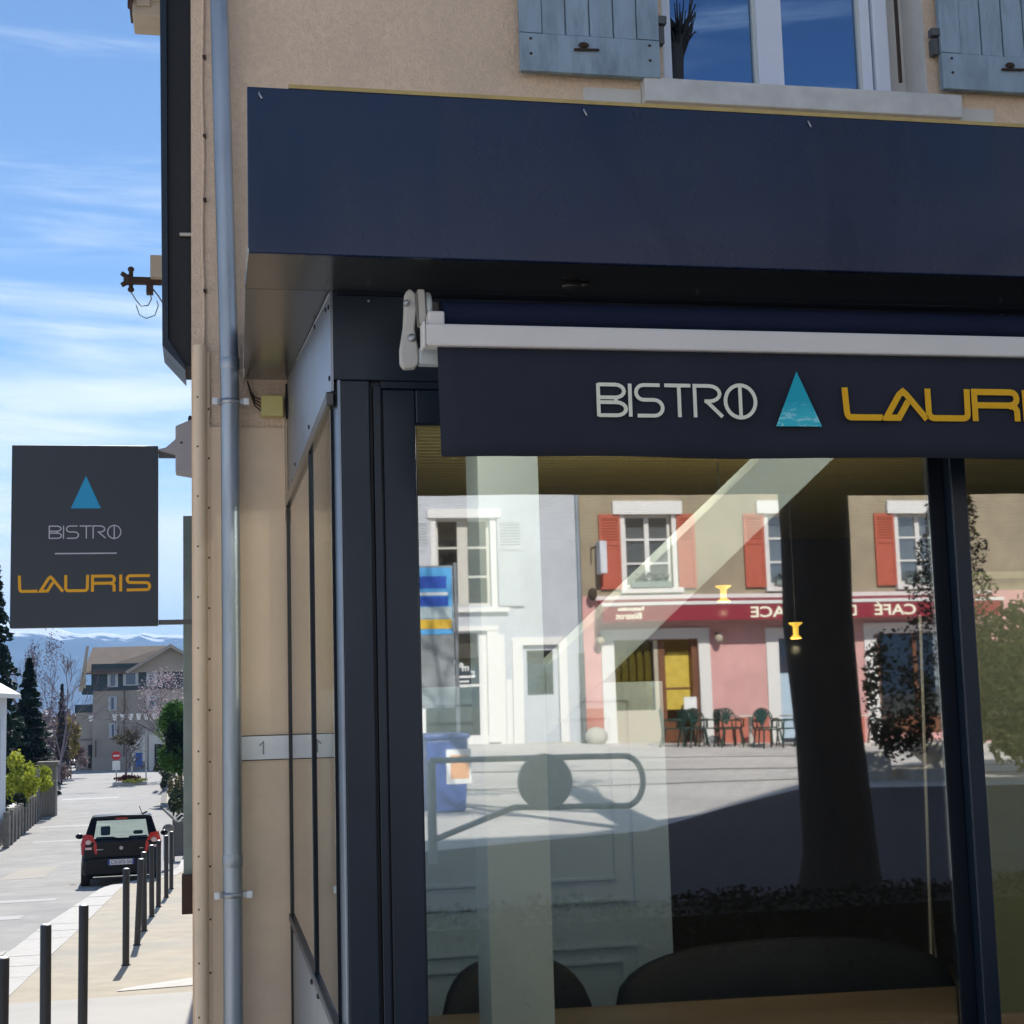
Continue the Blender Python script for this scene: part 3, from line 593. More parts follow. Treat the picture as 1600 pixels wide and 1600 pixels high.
d1 = MB(); P1 = lambda u, w, t: (.262+u, YW-.0245-t, 1.765+w)
d1.ribbon([(-.018, .040), (0, .058), (0, 0)], .007, P1); obj('digit', d1, 'mast_green', npz)

# ------------------------------------------------------------------ shopfront
sf = thing('shopfront', 'projecting dark navy metal shopfront of the bistro with large panes', 'shopfront', (2.5, 5.5, -.25))
obj('roof_box', box(.24, 7.4, 4.17, YW-.002, 3.60, 3.742), 'frame_dark', sf)
obj('fascia_panel', box(.122, 7.4, 4.15, 4.168, 3.262, 3.752), 'fascia', sf, bevel=.003)
obj('gold_trim', box(.24, 7.4, 4.152, YW-.003, 3.754, 3.766), 'gold_strip', sf)
mb = MB()
for x in (.156, 1.114, 1.828, 2.9): mb.tube([(x, 4.148, 3.735), (x, 4.142, 3.728), (x+.008, 4.146, 3.716)], .003, 5)
obj('hook', mb, 'steel', sf)
# soffit: flat behind the fascia, then rising to the wall along the side
S = MB(); S.hexa([(.124, 4.169, 3.264), (7.4, 4.169, 3.264), (7.4, 4.598, 3.283), (.124, 4.598, 3.283), (.124, 4.169, 3.29), (7.4, 4.169, 3.29), (7.4, 4.598, 3.31), (.124, 4.598, 3.31)])
obj('soffit_panel', S, 'soffit', sf)
def sofz(y): return 3.283 + (y-4.6)*(3.535-3.283)/2.5
for a, b in ((4.604, 6.40), (6.404, YW-.002)):
    x0 = .126 + (a-4.6)/2.5*.055; x1 = .126 + (b-4.6)/2.5*.055
    S = MB(); S.hexa([(x0, a, sofz(a)), (.398, a, sofz(a)), (.398, b, sofz(b)), (x1, b, sofz(b)), (x0, a, sofz(a)+.02), (.398, a, sofz(a)+.02), (.398, b, sofz(b)+.02), (x1, b, sofz(b)+.02)])
    obj('soffit_panel', S, 'soffit', sf)
S = MB(); S.hexa([(.118, 4.15, 3.262), (.124, 4.15, 3.262), (.186, YW-.01, 3.53), (.180, YW-.01, 3.53), (.118, 4.15, 3.275), (.124, 4.15, 3.275), (.186, YW-.01, 3.56), (.180, YW-.01, 3.56)])
obj('soffit_edge', S, 'cream_paint', sf)
S = MB(); S.hexa([(.128, 4.17, 3.292), (.137, 4.17, 3.292), (.227, YW-.016, 3.57), (.218, YW-.016, 3.57), (.128, 4.17, 3.728), (.137, 4.17, 3.728), (.227, YW-.016, 3.728), (.218, YW-.016, 3.728)])
obj('side_fascia', S, 'frame', sf)
obj('roof_flashing', MB().prism([(.128, 4.17), (.238, 4.17), (.238, YW-.016), (.219, YW-.016)], 'z', 3.7295, 3.7405), 'frame_dark', sf)
obj('head_beam', box(.397, 7.4, YS, YS+.12, 2.998, 3.28), 'frame', sf, bevel=.003)
obj('beam_trim', box(.41, 7.4, YS-.014, YS-.001, 3.268, 3.28), 'frame_dark', sf)
mb = MB()
for x, z in ((.51, 3.252), (.517, 3.29), (1.6, 3.255), (2.7, 3.256)): mb.ball((x, YS-.005, z), .005, .004, .005, 6, 4)
obj('screw', mb, 'steel', sf)
# side cladding above the glazed return
S = MB(); S.hexa([(.388, YS+.002, 2.962), (.396, YS+.002, 2.962), (.396, YW-.002, 2.962), (.388, YW-.002, 2.962), (.388, YS+.002, 3.284), (.396, YS+.002, 3.284), (.396, YW-.002, 3.538), (.388, YW-.002, 3.538)])
obj('side_cladding', S, 'clad', sf)
mb = MB()
for y, z in ((4.75, 3.26), (5.25, 3.33), (5.6, 3.03), (6.5, 3.03), (6.72, 2.99), (4.64, 3.01), (4.64, 3.24)): mb.ball((.386, y, z), .004, .009, .009, 6, 4)
obj('rivet', mb, 'black', sf)
obj('cladding_edge', MB().tube([(.3865, YS+.01, 3.275), (.3865, 6.3, 3.45)], .003, 5), 'steel', sf)
obj('side_rail', MB().box(.372, .397, YS+.002, YW-.002, 2.915, 2.960), 'soffit', sf, bevel=.004)
obj('side_rail', MB().box(.372, .397, YS+.002, YW-.002, 1.008, 1.040), 'frame', sf, bevel=.004)
obj('side_post', MB().box(.378, .399, 5.49, 5.54, 1.042, 2.913), 'frame_dark', sf, bevel=.003)
obj('side_post', MB().box(.378, .399, 7.035, 7.086, -.4, 2.913), 'black', sf, bevel=.003)
for a, b in ((YS+.04, 5.488), (5.542, 7.033)): obj('side_pane', box(.386, .394, a, b, 1.042, 2.913), 'glass_side', sf)
for a, b in ((YS+.04, 5.513), (5.517, 7.033)): obj('side_panel', box(.386, .394, a, b, -.4, 1.006), 'clad', sf)
mb = MB()
for y, z in ((5.75, .97), (5.42, .98), (6.95, .985)): mb.ball((.384, y, z), .008, .012, .012, 8, 5)
obj('rivet', mb, 'black', sf)
# front frame
K('corner_metal', (.26, .30, .35), .38, .8)
mb = MB(); mb.prism([(.397, YS+.038), (.408, YS+.004), (.412, YS+.001), (.4165, YS+.001), (.4165, YS+.04)], 'z', -.4, 2.997); obj('corner_trim', mb, 'corner_metal', sf)
obj('corner_post', box(.4175, .508, YS, YS+.06, -.4, 2.997), 'frame', sf, bevel=.004)
obj('corner_core', MB().box(.402, .4165, YS+.041, YS+.10, -.4, 2.997).box(.388, .4015, YS+.0395, YS+.052, 1.042, 2.913), 'frame_dark', sf)
obj('frame_groove', MB().box(.509, .519, YS+.03, YS+.06, -.4, 2.997), 'black', sf)
obj('frame_stile', box(.520, .546, YS+.012, YS+.06, -.4, 2.985), 'frame', sf, bevel=.004)
obj('frame_groove', MB().box(.5465, .5505, YS+.03, YS+.06, -.4, 2.985), 'black', sf)
obj('door_stile', box(.551, .655, YS+.022, YS+.07, -.4, 2.975), 'frame', sf, bevel=.005)
obj('door_head', box(.6555, 2.41, YS+.022, YS+.07, 2.866, 2.975), 'frame', sf, bevel=.005)
obj('frame_head', box(.5465, 7.4, YS+.012, YS+.06, 2.976, 2.997), 'frame', sf)
obj('mullion', box(2.408, 2.464, YS+.035, YS+.07, -.4, 2.975), 'frame_dark', sf, bevel=.004)
obj('mullion', box(2.465, 2.523, YS-.012, YS+.08, -.4, 2.975), 'frame', sf, bevel=.005)
obj('mullion', box(2.524, 2.548, YS+.035, YS+.07, -.4, 2.975), 'frame_dark', sf, bevel=.004)
obj('door_head', box(2.549, 7.4, YS+.022, YS+.07, 2.866, 2.975), 'frame', sf, bevel=.005)
obj('kick_panel', box(.656, 7.4, YS+.02, YS+.07, -.45, .02), 'frame', sf)
obj('glass_pane', box(.6556, 2.4078, YS+.042, YS+.050, .021, 2.8655), 'glass_shop', sf)
obj('glass_pane', box(2.5485, 7.4, YS+.042, YS+.050, .021, 2.8655), 'glass_shop', sf)
obj('glazing_gasket', MB().box(.6552, .6590, YS+.036, YS+.0415, .02, 2.866).box(.6592, 2.4078, YS+.036, YS+.0415, 2.861, 2.866), 'black', sf)
obj('soffit_lamp', MB().ball((1.12, 4.40, 3.262), .035, .02, .012).ball((1.165, 4.40, 3.266), .02, .015, .010), 'soffit', sf)

# ------------------------------------------------------------------ lettering strokes
def arc(cx, cy, rx, ry, a0, a1, n=8): return [(cx+rx*math.cos(R(a0+(a1-a0)*i/n)), cy+ry*math.sin(R(a0+(a1-a0)*i/n))) for i in range(n+1)]
def bistro(mb, letters, sc, P, w):
    # every letter: (x offset, width); unit cap height
    for ch, x, wd in letters:
        T = lambda pts: [(x+u*wd, v) for u, v in pts]
        if ch == 'B':
            st = [[(0, 0), (0, 1)], [(0, .965)] + arc(.62, .77, .33, .195, 90, -90) + [(0, .575)], [(0, .43)] + arc(.66, .232, .34, .197, 90, -90) + [(0, .035)], [(.62, .575), (.66, .43)]]
        elif ch == 'I': st = [[(.5, 0), (.5, 1)]]
        elif ch == 'S': st = [[(.88, .965)] + arc(.30, .74, .27, .225, 90, 270) + arc(.66, .275, .30, .24, 90, -90) + [(.06, .035)]]
        elif ch == 'T': st = [[(0, .965), (1, .965)], [(.55, .965), (.55, 0)]]
        elif ch == 'R': st = [[(.05, 0), (.05, .965)] + arc(.55, .73, .36, .235, 90, -90) + [(.38, .495)], [(.45, .495), (.98, .02)]]
        elif ch == 'O': st = [[(.5, -.05), (.5, 1.05)]]
        for k_, s_ in enumerate(st): mb.ribbon([(a*sc, b*sc) for a, b in T(s_)], w, P, t=.001+.0004*k_)
        if ch == 'O': mb.ribbon([(a*sc, b*sc) for a, b in [(x+.5*wd+.47*wd*math.cos(2*math.pi*i/28), .5+.50*math.sin(2*math.pi*i/28)) for i in range(28)]], w, P, t=.0018, closed=True)
def lauris(mb, letters, sc, P, w):
    for ch, x, wd in letters:
        if ch == 'L': st = [[(.03, 1), (.06, .25)] + arc(.17, .20, .10, .12, 190, 270, 4) + [(1, .08)]]
        elif ch == 'A': st = [[(.97, .04), (.53, .80), (.45, .90), (.36, .80), (.04, .08), (.33, .08), (.48, .42), (.56, .60)]]
        elif ch == 'U': st = [[(.03, 1), (.03, .25)] + arc(.16, .20, .12, .12, 185, 270, 4) + arc(.84, .20, .12, .12, 270, 355, 4) + [(.97, 1)]]
        elif ch == 'R': st = [[(.04, 0), (.04, .92), (.82, .92)] + arc(.84, .72, .12, .20, 90, -80, 6) + [(.80, .50), (.10, .50)], [(.78, .48)] + arc(.82, .30, .13, .18, 80, 0, 5) + [(.95, 0)]]
        elif ch == 'I': st = [[(.5, 0), (.5, 1)]]
        elif ch == 'S': st = [[(.98, .92), (.15, .92)] + arc(.16, .72, .12, .20, 100, 260, 6) + [(.86, .50)] + arc(.86, .29, .11, .20, 80, -80, 6) + [(.02, .08)]]
        for k_, s_ in enumerate(st): mb.ribbon([((x+a*wd)*sc, b*sc) for a, b in s_], w, P, t=.001+.0006*k_)

# ------------------------------------------------------------------ awning
aw = thing('awning', 'navy fabric awning with white front rail lettered BISTRO LAURIS', 'awning', (2.5, 4.23, 3.0))
YV = 4.23
obj('front_rail', box(.632, 6.6, YV-.018, YV+.040, 3.020, 3.086), 'white_alu', aw, bevel=.006)
obj('rail_end_cap', box(.624, .6315, YV-.020, YV+.044, 3.014, 3.092), 'white_alu', aw, bevel=.003)
obj('rail_top', box(.646, .694, YV+.012, YV+.075, 3.088, 3.132), 'white_alu', aw, bevel=.006)
obj('fabric_roll', MB().tube([(.700, YV+.10, 3.142), (6.55, YV+.10, 3.142)], .043, 20), 'fabric_roll', aw)
# valance: a hanging cloth with soft folds
nx_, nz_ = 90, 6; v = []
for j in range(nz_+1):
    for i in range(nx_+1):
        x = .668 + (6.55-.668)*i/nx_; t = j/nz_
        yv = YV + .010*math.sin(x*4.1+1)*t + .005*math.sin(x*13+.5)*t*t + .002*math.sin(x*37)*t + (.012*math.exp(-((x-.95)/.05)**2))*t*.5
        v.append((x+.004*t, yv, 3.019-(3.019-2.696)*t + .002*math.sin(x*7)*t))
mb = MB(); mb.add(v, [(j*(nx_+1)+i, j*(nx_+1)+i+1, (j+1)*(nx_+1)+i+1, (j+1)*(nx_+1)+i) for j in range(nz_) for i in range(nx_)], True)
val = obj('valance', mb, 'fabric', aw); so_ = val.modifiers.new('thick', 'SOLIDIFY'); so_.thickness = .003; so_.offset = 1
PV = lambda u, w, t: (1.145+u, YV-.016-t, 2.815+w)
L_ = MB(); px = .495/248
bistro(L_, [('B', 0, 42*px/.1), ('I', 46*px/.1, 6*px/.1), ('S', 57*px/.1, 44*px/.1), ('T', 103*px/.1, 41*px/.1), ('R', 148*px/.1, 46*px/.1), ('O', 197*px/.1, 51*px/.1)], .1, PV, .0112)
obj('bistro_lettering', L_, 'letter_cream', aw)
PV2 = lambda u, w, t: (1.925+u, YV-.016-t, 2.812+w)
L_ = MB(); lauris(L_, [('L', 0, 1.24), ('A', 1.30, 1.44), ('U', 2.73, 1.40), ('R', 4.27, 1.56), ('I', 5.93, .26), ('S', 6.42, 1.6)], .101, PV2, .0195)
obj('lauris_lettering', L_, 'letter_orange', aw)
mb = MB(); mb.prism([(1.700, 2.790), (1.848, 2.790), (1.774, 2.960)], 'y', YV-.018, YV-.0155); obj('triangle', mb, 'triangle_print', aw)
# folding arm and wall bracket seen at the left end
ab = MB(); ab.prism([(.586, 3.200), (.580, 3.10), (.568, 3.03), (.568, 2.985), (.580, 2.970), (.612, 2.972), (.624, 2.99), (.622, 3.035), (.612, 3.09), (.618, 3.15), (.616, 3.200), (.600, 3.214)], 'y', 4.30, 4.335)
obj('arm', ab, 'cream_paint', aw, bevel=.006)
obj('arm_bolt', MB().ball((.603, 4.296, 3.062), .013, .008, .013).ball((.588, 4.29, 3.165), .010, .02, .010), 'steel', aw)
obj('arm_plate', MB().prism([(.624, 3.215), (.646, 3.215), (.650, 3.13), (.642, 3.105), (.628, 3.11)], 'y', 4.31, 4.36), 'cream_paint', aw, bevel=.004)
obj('arm_drum', MB().lathe([(.05, 0), (.055, .004), (.055, .014), (.05, .018)], (.652, 4.37, 3.165), 20, 'x'), 'grey_alu', aw)
obj('support_bar', box(.624, 6.5, 4.30, 4.345, 2.984, 3.035), 'grey_alu', aw, bevel=.006)
obj('mounting', box(.64, .70, 4.40, YS-.016, 3.12, 3.20), 'soffit', aw)

# ------------------------------------------------------------------ projecting sign and its fixings
sg = thing('projecting_sign', 'dark hanging sign with blue triangle reading BISTRO LAURIS above the pavement', 'sign', (-.2, 8, 2.9))
obj('panel', box(-.975, -.240, 7.97, 8.03, 2.414, 3.360), 'sign_panel', sg, bevel=.004)
sx = lambda q: -.975+(q-19)*.00321; sz = lambda q: 3.360-(q-697)*.00335
mb = MB(); mb.prism([(sx(111), sz(796)), (sx(158), sz(796)), (sx(134.5), sz(745))], 'y', 7.9665, 7.9695); obj('triangle', mb, 'sign_blue', sg)
L_ = MB(); PS = lambda u, w, t: (sx(78)+u, 7.9695-t, sz(843)+w); q = .00321/.068
bistro(L_, [('B', 0, 19*q), ('I', 20*q, 4*q), ('S', 26*q, 20*q), ('T', 47*q, 19*q), ('R', 67*q, 21*q), ('O', 90*q, 22*q)], .068, PS, .0055)
obj('bistro_lettering', L_, 'sign_grey', sg)
obj('line', box(sx(87), sx(183), 7.967, 7.9695, sz(867), sz(865)), 'sign_grey', sg)
L_ = MB(); PS2 = lambda u, w, t: (sx(32)+u, 7.9695-t, sz(925.5)+w); q = .00321/.088
lauris(L_, [('L', 0, 29*q), ('A', 32*q, 37*q), ('U', 71*q, 36*q), ('R', 112*q, 37*q), ('I', 155*q, 5*q), ('S', 166*q, 38*q)], .088, PS2, .015)
obj('lauris_lettering', L_, 'sign_orange', sg)
obj('arm', MB().box(-.238, -.10, 7.985, 8.015, 3.30, 3.335).box(-.238, -.06, 7.985, 8.015, 2.42, 2.445), 'fence_grey', sg)
mb = MB(); mb.prism([(-.245, 3.335), (-.20, 3.345), (-.15, 3.39), (-.15, 3.46), (-.06, 3.50), (-.06, 3.20), (-.15, 3.215), (-.15, 3.31)], 'y', 7.93, 8.06); obj('bracket_housing', mb, 'grey_box', sg, bevel=.006)
obj('bolt', MB().ball((-.075, 8.0, 3.51), .012, .012, .02).ball((-.12, 7.925, 3.37), .006, .004, .006), 'black', sg)
ms = thing('wall_post', 'grey green steel channel post with a foot clamp behind the wall corner', 'post', (-.09, 8.5, .9))
obj('channel', MB().box(-.119, -.062, 8.47, 8.53, .95, 3.05), 'mast_green', ms, bevel=.004)
obj('foot', MB().box(-.128, -.055, 8.42, 8.56, .885, 1.09), 'rust', ms, bevel=.004)
ib = thing('insulator_bracket', 'rusty iron wire bracket with insulators and looping cables against the sky', 'bracket', (-.25, 9, 4.55))
obj('arm', MB().box(-.46, -.10, 8.98, 9.02, 4.52, 4.56), 'rust', ib)
mb = MB()
for (x, z) in ((-.485, 4.585), (-.485, 4.51)): mb.tube([(-.43, 9, 4.545), (x, 9, z)], [.018, .014], 6)
mb.tube([(-.43, 9, 4.48), (-.43, 9, 4.61)], .014, 6); mb.ball((-.43, 9, 4.61), .02, .02, .018); mb.ball((-.43, 9, 4.485), .02, .02, .018); mb.ball((-.445, 9, 4.545), .03, .03, .035); mb.box(-.34, -.30, 8.97, 9.03, 4.46, 4.52)
obj('insulator', mb, 'rust', ib)
mb = MB(); mb.tube([(-.43, 9, 4.47), (-.40, 9, 4.42), (-.37, 9, 4.385), (-.33, 9, 4.39), (-.31, 9, 4.43), (-.32, 9, 4.47)], .004, 5)
mb.tube([(-.40, 9, 4.39), (-.38, 9, 4.33), (-.34, 9, 4.31), (-.29, 9, 4.33), (-.27, 9, 4.39), (-.28, 9, 4.42)], .0035, 5)
mb.tube([(-.30, 9, 4.49), (-.27, 9, 4.45), (-.24, 9, 4.40), (-.20, 9, 4.38)], .005, 5); obj('wire', mb, 'mast_green', ib)
obj('box_casing', box(-.315, -.10, 8.9, 9.0, 4.545, 4.675), 'beige_wood', ib, bevel=.005)

# ================================================================== INTERIOR OF THE BISTRO
FL = -.13
struct('interior_floor', box(.40, 7.3, YS+.08, 10.8, FL-.1, FL), 'floor_wood')
struct('interior_back_wall', box(.40, 7.3, 10.8, 10.9, FL, 3.2), 'room_wall')
struct('interior_side_wall', MB().box(.30, .384, YW+.36, 10.9, FL, 3.5).box(7.3, 7.4, YS+.08, 10.9, FL, 3.5), 'room_wall')
ceil_ = struct('interior_ceiling', box(.40, 7.3, YS+.13, 10.8, 3.19, 3.24), 'dark_room')
s0 = obj('slat', box(.40, 7.3, -.03, .03, 3.145, 3.180), 'wood_slat', None); s0.parent = ceil_; s0.location = (0, YS+.22, 0)
for i in range(1, 67):
    o = bpy.data.objects.new('slat', s0.data); COL.objects.link(o); o.parent = ceil_; o.location = (0, YS+.22+i*.09, 0)
pil = thing('interior_column', 'pale green square column with a sloping brace behind the shop window', 'column', (1.15, 5.7, FL))
obj('shaft', MB().box(1.03, 1.27, 5.6, 5.86, FL, 3.143), 'column_paint', pil, bevel=.004)
mb = MB(); mb.prism([(1.2715, 1.84), (2.50, 2.915), (2.755, 3.143), (2.445, 3.143), (2.19, 2.915), (1.2715, 2.10)], 'y', 5.62, 5.84); obj('brace', mb, 'column_paint', pil, bevel=.004)
pn = thing('panelled_partition', 'grey white panelled low partition wall inside the shop', 'partition', (1.5, 6.9, FL))
obj('board', box(.45, 2.11, 6.80, 6.9, FL, 2.05), 'panel_white', pn)
def mould(x0, x1, z0, z1):
    w = .014; return MB().box(x0, x1, 6.793, 6.799, z0, z0+w).box(x0, x1, 6.793, 6.799, z1-w, z1).box(x0, x0+w, 6.793, 6.799, z0+w, z1-w).box(x1-w, x1, 6.793, 6.799, z0+w, z1-w)
for a in ((.55, 1.86, 1.15, 1.9), (.55, 1.95, 1.05, 1.98), (.55, 1.95, .35, .86), (.62, 1.88, .42, .79)): obj('moulding', mould(*a), 'panel_white', pn)
op = thing('olive_partition', 'olive green painted partition behind the right hand pane', 'partition', (3.6, 5.7, FL))
obj('board', box(3.085, 6.5, 5.60, 5.68, FL, 2.42), 'olive_paint', op); obj('cap', box(3.07, 6.5, 5.58, 5.70, 2.421, 2.45), 'olive_paint', op)
ti = thing('bistro_table', 'long brown wooden table just inside the window', 'table', (2, 6, FL))
mb = MB(); mb.hexa([(.66, 4.95, .665), (3.45, 4.85, .665), (3.45, 6.14, .665), (.66, 6.34, .665), (.66, 4.95, .70), (3.45, 4.85, .70), (3.45, 6.14, .70), (.66, 6.34, .70)]); obj('tabletop', mb, 'table_wood', ti, bevel=.004)
for x, y in ((.8, 5.1), (3.3, 5.0), (.8, 6.2), (3.3, 6.0)): obj('leg', box(x-.03, x+.03, y-.03, y+.03, FL, .664), 'table_wood', ti)
tj = thing('side_table', 'brown wooden table behind the right hand pane', 'table', (4.4, 5.1, FL))
mb = MB(); mb.hexa([(3.15, 4.75, .585), (5.2, 4.75, .585), (5.2, 5.3, .585), (3.15, 5.55, .585), (3.15, 4.75, .62), (5.2, 4.75, .62), (5.2, 5.3, .62), (3.15, 5.55, .62)]); obj('tabletop', mb, 'table_wood', tj)
for x, y in ((3.25, 4.9), (5.1, 4.9), (3.25, 5.35), (5.1, 5.2)): obj('leg', box(x-.03, x+.03, y-.03, y+.03, FL, .584), 'table_wood', tj)
def shell_chair(name, label, cat, cx, cy, w, ztop, zr):
    t = thing(name, label, cat, (cx, cy, FL))
    # curved upholstered back: an arch swept round the seat
    mb = MB(); n = 18; v = []
    for i in range(n+1):
        a = -1.25+2.5*i/n; x = cx + w/2*math.sin(a)/math.sin(1.25); y = cy + .10 - .26*(1-math.cos(a)); u = abs(i/n-.5)*2
        zt = zr + (ztop-zr)*math.sqrt(max(0, 1-u**2.4)); v += [(x, y, .28), (x, y, zt), (x*.97+cx*.03, y-.055, zt-.01), (x*.97+cx*.03, y-.055, .30)]
    mb.add(v, [(4*i+k, 4*i+(k+1) % 4, 4*i+4+(k+1) % 4, 4*i+4+k) for i in range(n) for k in range(4)] + [(0, 1, 2, 3), (4*n, 4*n+1, 4*n+2, 4*n+3)], True)
    obj('backrest', mb, 'seat_navy', t); obj('seat', box(cx-w*.4, cx+w*.4, cy-.40, cy+.05, .26, .36), 'seat_navy', t, bevel=.03)
    for sx_ in (-1, 1):
        for yy in (-.36, .02): obj('leg', MB().tube([(cx+sx_*w*.34, cy+yy, .26), (cx+sx_*w*.38, cy+yy, FL)], [.018, .012], 8), 'black', t)
shell_chair('shell_chair', 'dark round backed chair at the table left of the pale column base', 'chair', 1.285, 6.42, .68, .89, .50)
shell_chair('tub_bench', 'wide dark upholstered bench with rounded corners behind the table', 'bench', 2.50, 6.44, 1.62, .885, .60)
fp = thing('thin_stand', 'thin cream metal stand with a leaning strut in the dark room', 'stand', (3.5, 7, FL))
obj('pole', MB().tube([(3.545, 7, 2.35), (3.47, 7, FL+.01)], .008, 8), 'cream_paint', fp); obj('strut', MB().tube([(3.505, 7, .96), (3.60, 7.1, FL+.01)], .006, 8), 'cream_paint', fp)
def pendant(x, y, z, lab, r=.042, power=5):
    t = thing('pendant_lamp', lab, 'lamp', (x, y, z), 'pendant lamps in the bistro')
    obj('shade', MB().lathe([(r, .035), (r*.92, .028), (r*.42, .018), (r*.35, -.022), (r*.75, -.034), (r*.8, -.040)], (x, y, z), 16), 'lamp_glow', t)
    obj('cord', MB().tube([(x, y, z+.035), (x, y, 3.144)], .003, 5), 'black', t)
    ld = bpy.data.lights.new('bulb', 'POINT'); ld.energy = power; ld.color = (1, .78, .5); ld.shadow_soft_size = .002
    lo = bpy.data.objects.new('bulb', ld); COL.objects.link(lo); lo.parent = t; lo.location = (0, 0, -.09)
pendant(2.326, 6.5, 2.44, 'lit yellow cup pendant lamp above the tables', .037)
pendant(2.668, 6.5, 2.265, 'smaller lit yellow pendant lamp hanging lower against the dark trunk', .032)
for k_, (x, y, e_) in enumerate(((.76, 4.85, 15), (2.15, 4.85, 4), (3.3, 5.1, 8), (1.7, 6.2, 11), (4.6, 5.0, 34))):  # fill lamps added to brighten the column, brace and partitions
    t = thing('added_fill_lamp', ('added fill lamp before the pale column', 'added fill lamp before the sloping brace', 'added fill lamp near the door mullion', 'added fill lamp above the panelled partition', 'added fill lamp right of the mullion')[k_], 'lamp', (x, y, 3.14), 'added fill lamps under the ceiling')
    obj('bezel', MB().lathe([(.05, -.012), (.05, .001), (.03, .003)], (x, y, 3.142), 16), 'steel', t); obj('lens', MB().lathe([(.028, -.014), (.028, -.0125)], (x, y, 3.142), 12), 'fill_glow', t)
    ld = bpy.data.lights.new('bulb', 'POINT'); ld.energy = e_; ld.color = (1, .97, .92); ld.shadow_soft_size = .02
    lo = bpy.data.objects.new('bulb', ld); COL.objects.link(lo); lo.parent = t; lo.location = (0, 0, -.07)


# ================================================================== STREET
bo = thing('bollard', 'x', 'bollard', (-.87, 17.5, gz(0, 17.5)), 'bollards along the pavement edge', local=True)
obj('tube', MB().lathe([(.038, -.05), (.038, 1.034), (.036, 1.038)], (0, 0, 0), 20), 'bollard', bo)
obj('cap', MB().lathe([(.0375, 0), (.033, .006), (.02, .009)], (0, 0, 1.036), 16), 'steel', bo)
obj('foot_ring', MB().lathe([(.052, -.004), (.052, .004), (.039, .012)], (0, 0, 0), 16), 'bollard', bo)
bl_ = [(-1.13, 9.1, 'bollard nearest the camera, cut by the left picture edge'), (-1.083, 11.05, 'dark bollard standing alone, second nearest, before the kerb'), (-.955, 12.6, 'dark bollard third nearest, right beside the white kerb bend'),
 (-.868, 17.47, 'nearest bollard of the dense far row, its shadow clear of the others'), (-.835, 19.5, 'second bollard of the dense far row, leaning slightly'), (-.818, 21.25, 'third bollard of the dense far row under the number plate'),
 (-.79, 23.4, 'fourth bollard of the dense far row before the car boot'), (-.745, 25.1, 'fifth bollard of the dense far row below the right tail light'), (-.67, 27.0, 'sixth bollard of the dense far row at the right side of the black car'), (-.63, 29.0, 'farthest bollard, last of the row beside the car')]
for i, (x, y, lb) in enumerate(bl_):
    o = bo if i == 0 else dup(bo, (0, 0, 0)); o.location = (x, y, gz(0, y)); o['label'] = lb
    o.rotation_euler = (R(rnd.uniform(-.4, .4)), R(rnd.uniform(-.5, .5)+(2.2 if i == 4 else 0)), 0)

# --- small dark hatchback seen from behind (own space: rear bumper at y=0, nose at +y, centre x=0, ground z=0)
CX, CY = -1.70, 32.2
car = thing('parked_hatchback', 'small black hatchback seen from behind beside the bollards', 'car', (CX, CY, gz(0, 33.5)-.09), local=True); car.rotation_euler = (math.atan(-.047), 0, R(2.5))
def loft(sections, smooth=True):
    mb = MB(); m = len(sections[0]); v = [q for s_ in sections for q in s_]
    mb.add(v, [(i*m+k, i*m+(k+1) % m, (i+1)*m+(k+1) % m, (i+1)*m+k) for i in range(len(sections)-1) for k in range(m)], smooth)
    mb.add(sections[0], [tuple(range(m))]); mb.add(sections[-1], [tuple(range(m))]); return mb
def csec(y, w, z0, z1, sh=.12):
    h = z1-z0
    return [(-w*.90, y, z0), (-w*.985, y, z0+h*.18), (-w, y, z0+h*.45), (-w*.97, y, z0+h*.75), (-w*(1-sh), y, z1-.012), (-w*.5, y, z1), (w*.5, y, z1), (w*(1-sh), y, z1-.012), (w*.97, y, z0+h*.75), (w, y, z0+h*.45), (w*.985, y, z0+h*.18), (w*.90, y, z0)]
body = loft([csec(.10, .74, .36, .93), csec(.16, .775, .30, .97), csec(.5, .80, .22, .965), (csec(1.2, .81, .20, .955)), csec(2.3, .81, .20, .94), csec(2.9, .79, .20, .90), csec(3.3, .74, .24, .80), csec(3.45, .62, .30, .66)])
obj('body', body, 'car_black', car)
obj('rear_bumper', loft([csec(-.02, .70, .30, .60, .06), csec(.02, .765, .27, .63, .05), csec(.30, .80, .24, .62, .04), csec(.42, .80, .24, .58, .04)]), 'car_bumper', car)
# cabin: hatch frame, pillars, roof
hatch = MB()
zb, zt = .955, 1.40; yb, yt = .16, .40
def slab(mb, a, b, c, d, t=.05):  # quad with thickness towards +y
    mb.hexa([a, b, (b[0], b[1]+t, b[2]), (a[0], a[1]+t, a[2]), d, c, (c[0], c[1]+t, c[2]), (d[0], d[1]+t, d[2])])
slab(hatch, (-.735, yb, .93), (-.56, yb, .93), (-.49, yt, 1.36), (-.61, yt, 1.36)); slab(hatch, (.56, yb, .93), (.735, yb, .93), (.61, yt, 1.36), (.49, yt, 1.36))
slab(hatch, (-.615, yt, 1.355), (.615, yt, 1.355), (.57, yt+.03, 1.43), (-.57, yt+.03, 1.43)); slab(hatch, (-.56, yb-.005, .90), (.56, yb-.005, .90), (.553, yb+.03, 1.0), (-.553, yb+.03, 1.0))
obj('tailgate', hatch, 'car_black', car, bevel=.012)
mb = MB(); slab(mb, (-.560, yb+.022, .995), (.560, yb+.022, .995), (.492, yt+.002, 1.357), (-.492, yt+.002, 1.357), .006); obj('rear_window', mb, 'glass_car', car)
